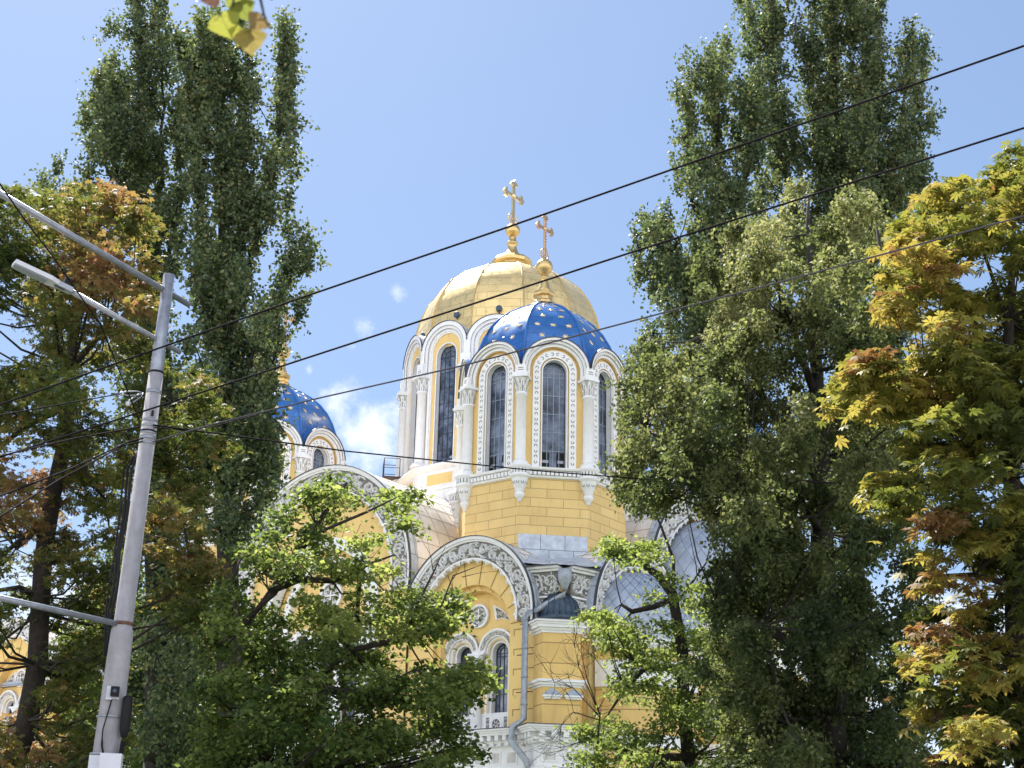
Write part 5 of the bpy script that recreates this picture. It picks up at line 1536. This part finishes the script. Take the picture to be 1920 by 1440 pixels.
# autumn tree on the left
def at_tone(x, y):
    v = .30
    for cx, cy, r, a in ((190, 430, 100, .32), (235, 520, 70, .30), (120, 560, 90, .18), (30, 900, 90, .45), (60, 960, 80, .4), (210, 640, 70, .2), (300, 965, 60, .35), (330, 1050, 50, .4), (60, 1390, 90, .5), (20, 840, 60, .3), (220, 330, 40, .4)):
        v += a * math.exp(-((x - cx) ** 2 + (y - cy) ** 2) / (r * r))
    return min(v, .86)
_, k = tree('chestnut_tree', 'turning chestnut with rusty orange patches and dark leaning trunk, leftmost tree', [
    [(-80, 380), (60, 350), (110, 360), (150, 330), (205, 322), (240, 380), (290, 420), (290, 520), (262, 600), (300, 700), (300, 800), (260, 850), (200, 880), (150, 900), (-80, 900)],
    [(-80, 880), (230, 880), (250, 1000), (200, 1180), (100, 1180), (90, 1020), (60, 1000), (-80, 1120)],
    [(330, 685), (375, 690), (420, 760), (440, 830), (400, 900), (380, 960), (400, 1080), (390, 1150), (350, 1180), (300, 1120), (290, 900), (310, 780)],
    [(-80, 1120), (60, 1100), (60, 1180), (0, 1240), (-80, 1260)], [(-80, 1340), (60, 1330), (130, 1350), (140, 1500), (-80, 1500)], [(100, 1180), (220, 1190), (240, 1500), (130, 1500), (90, 1300)]],
    27, depth=1.6, nblob=(150, 62, 48, 14, 26, 34), blob_px=(38, 32, 28, 24, 30, 30), mode='flat', fz=.24, clumps=40.0, leaves=24, lsize=.105, m=L_AUTUMN, squash=(1.0, .7), clump_r=.30, up=1.4, droop=.25, tsd=.12, outward=.5, aspect=.82, palm=5, twig=.010,
    holes=[(25, 615, 30), (45, 670, 16), (40, 560, 10), (110, 470, 8), (150, 690, 14), (40, 830, 22), (60, 870, 16), (200, 760, 12), (110, 870, 10), (20, 1000, 14), (45, 1030, 14), (160, 1000, 10), (250, 690, 8), (180, 600, 8), (230, 800, 10), (10, 930, 10), (330, 1000, 6)], tone=at_tone,
    trunk=[(20, 1450, 0, .22), (52, 1360, 0, .20), (66, 1250, 0, .19), (76, 1150, 0, .18), (88, 1040, 0, .17), (106, 920, 0, .155), (124, 820, 0, .14), (130, 700, 0, .12), (140, 580, 0, .09), (170, 430, 0, .04)],
    limbs=[[(76, 1120, 0, .07), (40, 1098, -.3, .05), (0, 1110, -.6, .04), (-60, 1130, -.8, .02)], [(100, 960, 0, .07), (50, 1000, -.3, .055), (0, 1045, -.6, .04), (-60, 1090, -.6, .02)], [(92, 1020, 0, .06), (70, 1000, -.3, .05), (30, 1030, -.6, .03)],
           [(112, 900, 0, .07), (160, 885, -.2, .05), (195, 930, -.4, .03), (205, 990, -.4, .015)], [(125, 835, 0, .1), (170, 812, 0, .08), (230, 815, 0, .07), (300, 850, 0, .05), (360, 880, .2, .02)], [(128, 760, 0, .08), (60, 790, -.4, .06), (-20, 850, -.6, .03)],
           [(132, 690, 0, .08), (200, 620, .2, .05), (250, 520, .2, .02)], [(138, 600, 0, .07), (80, 500, 0, .05), (20, 430, 0, .02)], [(230, 815, 0, .04), (330, 760, 0, .03), (380, 730, 0, .01)], [(300, 850, 0, .04), (340, 960, .3, .03), (360, 1090, .3, .01)]],
    seed=8); NL += k
# dark understorey behind the pole
_, k = tree('hazel_tree', 'dark green low tree filling the gap behind the lamp pole foot', [
    [(150, 1130), (260, 1090), (380, 1120), (470, 1180), (520, 1500), (100, 1500), (110, 1260)]],
    52, depth=2.5, nblob=110, blob_px=38, clumps=16, leaves=80, lsize=.14, m=L_MAPLE, squash=(1.0, .7), clump_r=.5, up=.9, droop=.3, tone0=.30, tsd=.2, outward=.4, aspect=.8,
    holes=[(300, 1215, 12), (420, 1420, 8), (330, 1090, 8)],
    trunk=[(330, 1430, 0, .18), (325, 1300, 0, .14), (320, 1180, 0, .06)], limbs=[[(325, 1330, 0, .08), (420, 1230, 0, .03)], [(325, 1330, 0, .08), (210, 1240, 0, .03)]], seed=9); NL += k
# yellow horse chestnut at the right edge
def ch_tone(x, y):
    v = .42 + .22 * max(0, 1 - abs(y - 620) / 400)
    v -= .24 * max(0, min(1, (x - 1760) / 120)) * (y > 420)
    if y > 940: v += (.44 if (int(x * .05) + int(y * .04)) % 5 < 2 else -.12) 
    return max(.15, min(.95, v))
_, k = tree('horse_chestnut_tree', 'yellowing horse chestnut with hand shaped leaves at the right edge', [
    [(2000, 260), (1895, 285), (1880, 330), (1850, 352), (1835, 345), (1800, 345), (1765, 330), (1745, 365), (1735, 405), (1695, 395), (1675, 440), (1655, 500), (1690, 545), (1650, 565), (1680, 620), (1700, 640), (1700, 760), (1740, 800), (1700, 870), (1690, 940), (1760, 960), (1740, 1040), (1740, 1150), (1720, 1240), (1740, 1330), (1730, 1500), (2000, 1500)],
    [(1605, 655), (1660, 665), (1700, 650), (1700, 760), (1640, 775), (1570, 775), (1562, 760), (1570, 712), (1612, 692)],
    [(1640, 920), (1660, 890), (1700, 890), (1700, 960), (1640, 965)]],
    21, depth=1.1, nblob=(330, 22, 9), blob_px=(38, 24, 20), mode='flat', fz=.24, bsd=.12, clumps=38.0, leaves=12, lsize=.165, m=L_CHEST, squash=(1.0, .75), clump_r=.26, up=1.6, droop=.15, tsd=.09, outward=.5, palm=6, twig=.008,
    holes=[(1725, 945, 14), (1835, 515, 12), (1850, 480, 6), (1885, 430, 10), (1888, 615, 14), (1880, 900, 14), (1745, 1400, 18), (1760, 1420, 12), (1880, 700, 10), (1855, 1180, 10), (1870, 1330, 10), (1745, 1010, 14), (1830, 960, 10), (1795, 1300, 8), (1640, 840, 30), (1905, 520, 8), (1830, 1080, 8)], tone=ch_tone,
    trunk=[(1925, 1450, 0, .17), (1915, 1250, 0, .16), (1905, 1050, 0, .14), (1896, 880, 0, .12), (1882, 760, 0, .1), (1890, 600, 0, .07), (1895, 420, 0, .03), (1893, 300, 0, .01)],
    limbs=[[(1893, 850, 0, .06), (1820, 790, -.2, .05), (1740, 720, -.4, .035), (1590, 730, -.5, .008)], [(1896, 900, 0, .06), (1800, 900, -.2, .045), (1700, 930, -.3, .02)], [(1886, 700, 0, .05), (1820, 600, 0, .035), (1750, 500, 0, .02), (1700, 430, 0, .008)], [(1888, 600, 0, .04), (1830, 450, 0, .025), (1790, 350, 0, .008)],
           [(1908, 1100, 0, .06), (1830, 1080, -.2, .04), (1740, 1080, -.3, .015)], [(1915, 1260, 0, .06), (1820, 1240, -.2, .04), (1740, 1240, -.3, .015)], [(1920, 1400, 0, .05), (1830, 1380, -.2, .035), (1750, 1350, -.3, .015)]],
    seed=10); NL += k
print('LEAVES', NL)
# ------------------------------------------------------------------ lamp pole
def at_z(px, py, z):
    d = CM @ np.array([(px - 960) / FPX, (720 - py) / FPX, -1.0])
    return np.array([0, 0, EYE]) + d * ((z - EYE) / d[2])
PY = 18.6
ptop = at(317, 516, PY); pmid = at(294.5, 700, PY); plow = at(229, 1185, PY)
axis = (ptop - plow) / (ptop[2] - plow[2])           # per metre of height
foot = plow - axis * plow[2]
def on_pole(z): return foot + axis * z
pole = empty('lamp_pole', 'leaning grey concrete lamp pole with steel top, two lamp arms and cable clamps', 'street lamp', loc=tuple(foot))
PO = foot
def zpix(py, dy=0):     # height on the pole seen at that row
    lo, hi = 0.0, 14.0
    for _ in range(40):
        m_ = (lo + hi) / 2; P = on_pole(m_); q = CM.T @ (P - np.array([0, 0, EYE])); yy = 720 - FPX * q[1] / -q[2]
        if yy > py: lo = m_
        else: hi = m_
    return lo
z_st, z_ring, z_step = zpix(516), zpix(700), zpix(1182)
def pseg(name, zs, rs, m, parent, seg=20):
    b = MB(); b.tube([on_pole(z) - PO for z in zs], rs, m, seg); o = b.build(name, parent); return o
pseg('concrete_shaft', [0, z_step - .04, z_step, z_step + .03, z_ring], [.215, .145, .142, .122, .100], CONC, pole)
pseg('steel_extension', [z_ring - .1, z_ring + .02, z_st], [.094, .088, .080], STEEL, pole)
b = MB(); b.add([tuple(on_pole(z_st + .001) - PO + np.array([.08 * cos(t), .08 * sin(t), 0])) for t in np.linspace(0, 2 * pi, 20, endpoint=False)], [tuple(range(20))], STEEL); b.build('cap', pole)
def band(py, r, h, m, name='clamp_band'):
    z = zpix(py); pseg(name, [z - h / 2, z + h / 2], [r, r], m, pole)
band(699, .103, .03, BLACK); band(736, .106, .05, STEEL); band(790, .109, .035, STEEL); band(800, .109, .03, STEEL); band(810, .110, .03, BLACK)
band(813, .112, .025, STEEL); band(822, .112, .05, STEEL); band(832, .113, .03, STEEL); band(1170, .128, .045, RUST); band(1345, .182, .02, STEEL); band(1415, .2, .025, STEEL)
# small service opening
z = zpix(779); P = on_pole(z) - PO
b = MB(); b.box(lambda u, d, zz: tuple(P + np.array([.05 + u, -.098 + d, zz])), -.015, .015, -.012, .0, -.04, .04, DARK); b.build('opening', pole)

def arm(a, pts, rad, name):
    b = MB(); b.tube([p - PO for p in pts], rad, STEEL, 12); return b.build(name, pole)
# upper arm, crossing the pole, reaching out over the road on the left
zA = zpix(547); A0 = on_pole(zA); A1 = at_z(-120, 292, zA + .45)
dA = (A1 - A0) / np.linalg.norm(A1 - A0)
arm(None, [A0 - dA * .42, A1], .042, 'upper_arm')
zB = zpix(640); B0 = on_pole(zB); B1 = at_z(128, 543, zB + .30); B2 = at_z(26, 493, zB + .48)
dB = (B1 - B0) / np.linalg.norm(B1 - B0)
arm(None, [B0 - dB * .34, B1], .036, 'lamp_arm')
dL = (B2 - B1) / np.linalg.norm(B2 - B1); LL = np.linalg.norm(B2 - B1)
sL = np.cross(dL, [0, 0, 1]); sL /= np.linalg.norm(sL); nL = np.cross(sL, dL)
def lampF(u, d, z): return tuple(B1 + dL * u + sL * d + nL * z - PO)
b = MB()
b.box(lampF, -.05, LL * .22, -.062, .062, -.035, .035, STEEL)
prof = [(LL * .2, .075), (LL * .34, .11), (LL * .6, .10), (LL * 1.0, .085)]
for (u0, w0), (u1, w1) in zip(prof[:-1], prof[1:]):
    vs = [lampF(u, s * w, z) for u, w in ((u0, w0), (u1, w1)) for s, z in ((-1, -.03), (1, -.03), (1, .03), (-1, .03))]
    b.add(vs, [(0, 1, 5, 4), (1, 2, 6, 5), (2, 3, 7, 6), (3, 0, 4, 7), (0, 1, 2, 3), (4, 5, 6, 7)], BOXM)
for u in (.06, .14, .22, .30): b.lathe([(.012, -.045), (.02, -.042), (.02, -.034)], EDGE, (0, 0), 8, T=lambda x, y, z: lampF(LL * .05 + u * LL * .6 + x, -.02 + y, z))
lo = b.build('lamp_head', pole)
b = MB(); b.box(lampF, LL * .40, LL * .98, -.07, .07, -.046, -.032, MATS['window_iron_light']); b.build('diffuser', lo)
b = MB(); b.box(lampF, LL * .02, LL * .12, -.05, .05, .04, .14, BLACK); b.build('photocell', pole)
# bare bracket below
zC = zpix(1172); C0 = on_pole(zC); C1 = at_z(-140, 1090, zC + .05)
arm(None, [C0 + (C1 - C0) * .02, C1], .038, 'lower_bracket')
# wall camera with its plate and cord, black canister, junction box
Ft = lambda py, ang_: (on_pole(zpix(py)) - PO, ang_)
P, _ = Ft(1303, 0); r_ = .165
def PF(P, a, r):
    n = np.array([sin(a), -cos(a), 0]); s = np.array([cos(a), sin(a), 0])
    return lambda u, d, z: tuple(P + n * (r + d) + s * u + np.array([0, 0, z]))
F_ = PF(P, radians(12), .160)
b = MB(); b.box(F_, -.085, .075, .0, .02, -.075, .085, BOXM); b.box(F_, -.085, -.01, .02, .05, -.085, -.06, BOXM); co = b.build('camera_plate', pole)
b = MB(); b.box(F_, -.03, .075, .025, .14, -.045, .07, BLACK); b.lathe([(.025, 0), (.028, .012), (.012, .014)], SLATE, (0, 0), 12, T=lambda x, y, z: F_(.022 + x, .14 + z, .012 + y)); b.build('camera', co)
b = MB(); zt = zpix(1310); zb_ = zpix(1422)
b.tube([F_(-.01, .02, -.08), F_(-.04, .02, -.25), F_(-.075, .03, -.45), F_(-.07, .04, -.65), F_(-.04, .05, zb_ - zt)], .009, BLACK, 6); b.tube([F_(-.07, .03, -.55), F_(-.05, .03, -.68), F_(-.03, .05, zb_ - zt)], .006, BLACK, 6); b.build('camera_cord', pole)
P, _ = Ft(1345, 0); G_ = PF(P, radians(62), .22)
b = MB(); b.lathe([(.02, -.26), (.04, -.25), (.055, -.18), (.062, -.16), (.062, .22), (.05, .25), (.02, .26)], BLACK, (0, 0), 16, T=lambda x, y, z: G_(x, y + .03, z)); b.build('splice_canister', pole)
b = MB()
for k in range(3): b.tube([G_(-.03 + .03 * k, .03, -.3), G_(-.03 + .025 * k, .0, -.6), G_(-.05 + .03 * k, -.03, -.95)], .012, BLACK, 6)
b.build('canister_cables', pole)
P, _ = Ft(1436, 0); H_ = PF(P, radians(8), .2)
b = MB(); b.box(H_, -.02, .24, .0, .2, -.42, .12, BOXM); b.box(H_, -.16, -.025, .0, .1, -.42, .10, BOXM); b.build('junction_box', pole)
# black supply cables strapped along the left flank
b = MB()
for k, (off, r) in enumerate(((-.15, .022), (-.19, .017), (-.235, .012))):
    pts = [on_pole(zpix(842)) + np.array([-.07, -.02, 0])] + [on_pole(zpix(y)) + np.array([off - .02 * sin(y * .05 + k), -.03, 0]) for y in (880, 960, 1040, 1100, 1150, 1180)] + [on_pole(zpix(1230)) + np.array([-.17 - .01 * k, .02, 0])]
    b.tube([p - PO for p in pts], r, BLACK, 7)
b.build('supply_cable', pole)
# tension fittings
E0 = at(268, 737, PY - .1)
for k, (tx, ty) in enumerate(((228, 738), (240, 757))):
    e = at(tx, ty, PY - .35); b = MB(); d_ = (e - E0); s_ = np.cross(d_, [0, 1, 0]); s_ /= np.linalg.norm(s_)
    for q in (-1, 1): b.tube([E0 - PO, E0 + d_ * .25 + s_ * q * .03 - PO, E0 + d_ * .8 + s_ * q * .03 - PO, e - PO], .009, MATS['galvanised_steel'], 6)
    b.lathe([(.02, -.03), (.035, 0), (.02, .03)], MATS['painted_box'], (0, 0), 8, T=lambda x, y, z: tuple(e - PO + np.array([x, y, z])))
    b.build('tension_shackle', pole)

# ------------------------------------------------------------------ overhead cables
def wire(label, pts, r, sag=0.0, m=None, group='overhead cables crossing the view', seg=8):
    P = [at(*p) for p in pts]
    base = P[0]
    Q = []
    for i in range(len(P) - 1):
        for j in range(10):
            t = j / 10; Q.append(P[i] + (P[i + 1] - P[i]) * t)
    Q.append(P[-1])
    L = np.linalg.norm(Q[-1] - Q[0])
    for i, q in enumerate(Q):
        t = i / (len(Q) - 1); q = q - np.array([0, 0, sag * 4 * t * (1 - t)]); Q[i] = q
    b = MB(); b.tube([q - base for q in Q], r, m or CABLE, seg)
    o = b.build('overhead_cable', None, tuple(base)); tag(o, label, 'cable', group); return o
wire('topmost thick dark cable, from the upper right corner down past the gold cross', [(2250, -31, 13.0), (1920, 86, 13.6), (1265, 316, 14.8), (940, 430, 15.4), (560, 560, 16.3), (300, 652, 17.0), (-150, 812, 18.5)], .0125)
wire('second thick dark cable from the right, passing between the two crosses and the blue dome', [(2250, 133, 13.0), (1920, 240, 13.6), (1200, 468, 14.9), (760, 611, 15.9), (275, 769, 17.2), (-150, 905, 18.5)], .0120)
wire('third cable from the right, paler grey, ending at the pole clamp', [(2250, 316, 14.0), (1920, 405, 14.6), (1500, 519, 15.5), (1200, 598, 16.2), (870, 685, 17.1), (600, 746, 17.8), (400, 795, 18.3), (287, 828, 18.5)], .0105, m=CABLEG)
wire('thin cable leaving the pole to the right and sagging across the tower cornice', [(288, 797, 18.5), (460, 820, 20), (650, 846, 22), (1000, 882, 25), (1320, 907, 28), (1600, 924, 30.5), (1920, 936, 33), (2300, 944, 36)], .012)
wire('short doubled cable just above the thin one beside the pole', [(288, 802, 18.5), (345, 806, 19), (400, 800, 19.6), (480, 778, 20.4)], .008, group=None)
wire('thin dark cable falling from the left edge across the lamp arms to the pole', [(-80, 225, 12), (0, 345, 13.6), (45, 410, 14.6), (100, 482, 15.7), (190, 612, 17.2), (262, 790, 18.5)], .009, group='cables left of the pole')
wire('cable tied to the steel shackle on the pole, going left', [(-120, 803, 15), (0, 778, 16), (120, 757, 17.2), (228, 738, 18.2)], .008, m=CABLE, group='cables left of the pole')
wire('upper of the cables that reach the pole clamp from lower left', [(-120, 880, 15), (0, 855, 16), (140, 822, 17.3), (264, 800, 18.4)], .010, group='cables left of the pole')
wire('dark cable drooping to the lower left from the clamp', [(-120, 960, 14.5), (0, 930, 15.6), (130, 880, 17), (240, 829, 18.3), (268, 822, 18.45)], .012, group='cables left of the pole')
wire('lowest dark cable drooping from the clamp to the lower left', [(-120, 1010, 14.5), (0, 968, 15.6), (110, 900, 17), (230, 836, 18.3), (268, 828, 18.45)], .010, group='cables left of the pole')

# ------------------------------------------------------------------ leafy twig hanging into the top of the view
GREENY = leaf_mat('near_leaf', [(0.0, (0.16, 0.18, 0.035)), (0.5, (0.30, 0.31, 0.05)), (0.8, (0.22, 0.16, 0.07)), (1.0, (0.12, 0.07, 0.06))], .45, [(0.0, (0.20, 0.24, 0.05)), (0.5, (0.42, 0.42, 0.08)), (0.8, (0.28, 0.20, 0.08)), (1.0, (0.16, 0.08, 0.06))], .7, .1)
TY = 3.1
tip0 = np.array([-2.4, -.6, 0])
tr = empty('plane_tree', 'near plane tree whose twig of yellowing lobed leaves hangs into the top edge', 'tree', loc=tuple(tip0))
b = MB()
j0 = at(478, -420, TY - .2)
b.tube([np.array([0, 0, -.1]), np.array([.05, 0, 1.5]), np.array([.1, .05, 3.2]), np.array([.2, .2, 5.0])], [.17, .14, .12, .10], BARKG, 12)
b.tube([np.array([.15, .1, 4.2]), np.array([.6, 1.2, 4.9]), j0 - tip0], [.07, .05, .02], BARKG, 8)
b.tube([j0 - tip0, at(470, -200, TY) - tip0, at(486, -12, TY) - tip0, at(495, 28, TY) - tip0, at(508, 54, TY) - tip0], [.018, .009, .0042, .0034, .002], BARKG, 8)
b.tube([at(470, -200, TY) - tip0, at(440, -40, TY + .02) - tip0, at(437, 12, TY) - tip0], [.008, .0045, .003], BARKG, 6)
b.tube([at(495, 28, TY) - tip0, at(475, 24, TY) - tip0], [.0026, .0018], BARKG, 5)
b.build('trunk', tr)
def lobed(name, cx, cy, size, rot, tilt, tone, dy=0.0):
    """lobed, toothed leaf blade with a little thickness of its own curl and veins"""
    half = [(0, 0), (.12, -.08), (.30, -.10), (.44, -.04), (.48, .06), (.60, .10), (.66, .20), (.78, .30), (.68, .36), (.70, .46), (.58, .50), (.56, .60), (.46, .62), (.42, .76), (.32, .78), (.26, .90), (.14, .96), (.0, 1.16)]
    pts = half + [(-x, y) for x, y in reversed(half[1:-1])]
    C = at(cx, cy, TY + dy) - tip0
    ca, sa = cos(rot), sin(rot)
    V = []
    for x, y in pts + [(0, .4)]:
        z = -.18 * x * x - .10 * y * y + .03 * sin(x * 9 + y * 7)
        x2, y2 = (x * ca - (y - .4) * sa) * size, (x * sa + (y - .4) * ca) * size
        V.append(C + np.array([x2, z * size * 1.2 + y2 * sin(tilt), y2 * cos(tilt)]))
    n = len(pts)
    b = MB(); b.add(V, [(n, i, (i + 1) % n) for i in range(n)], GREENY)
    for (x, y) in ((0, 1.08), (.72, .25), (-.72, .25), (.36, -.06), (-.36, -.06)):
        e = V[n] * 0 + C + np.array([((x * ca - (y - .4) * sa)) * size * .96, -.002, ((x * sa + (y - .4) * ca)) * size * cos(tilt) * .96])
        b.tube([V[0] + np.array([0, -.001, 0]), e], [.0007, .0003], BARKG, 4)
    o = b.build(name, tr)
    a = o.data.attributes.new('tone', 'FLOAT', 'FACE'); a.data.foreach_set('value', np.full(len(o.data.polygons), tone, np.float32))
    return o
lobed('leaf', 422, 46, .060, radians(205), -.5, .35)
lobed('leaf', 452, 66, .046, radians(165), -.7, .45, .02)
lobed('leaf', 470, 76, .060, radians(188), -.4, .72, .01)
lobed('leaf', 483, 42, .044, radians(140), -.2, .8, -.02)
lobed('leaf', 455, 18, .050, radians(200), -.9, .05, .03)
lobed('leaf', 440, -8, .055, radians(60), -.7, .15, .03)
lobed('leaf', 396, -2, .040, radians(110), -.1, .98, .0)
lobed('leaf', 472, -20, .055, radians(170), -.6, .1, .02)

cam_data.dof.use_dof = True
cam_data.dof.focus_distance = 70.0
cam_data.dof.aperture_fstop = 6.0
cam_data.dof.aperture_blades = 0
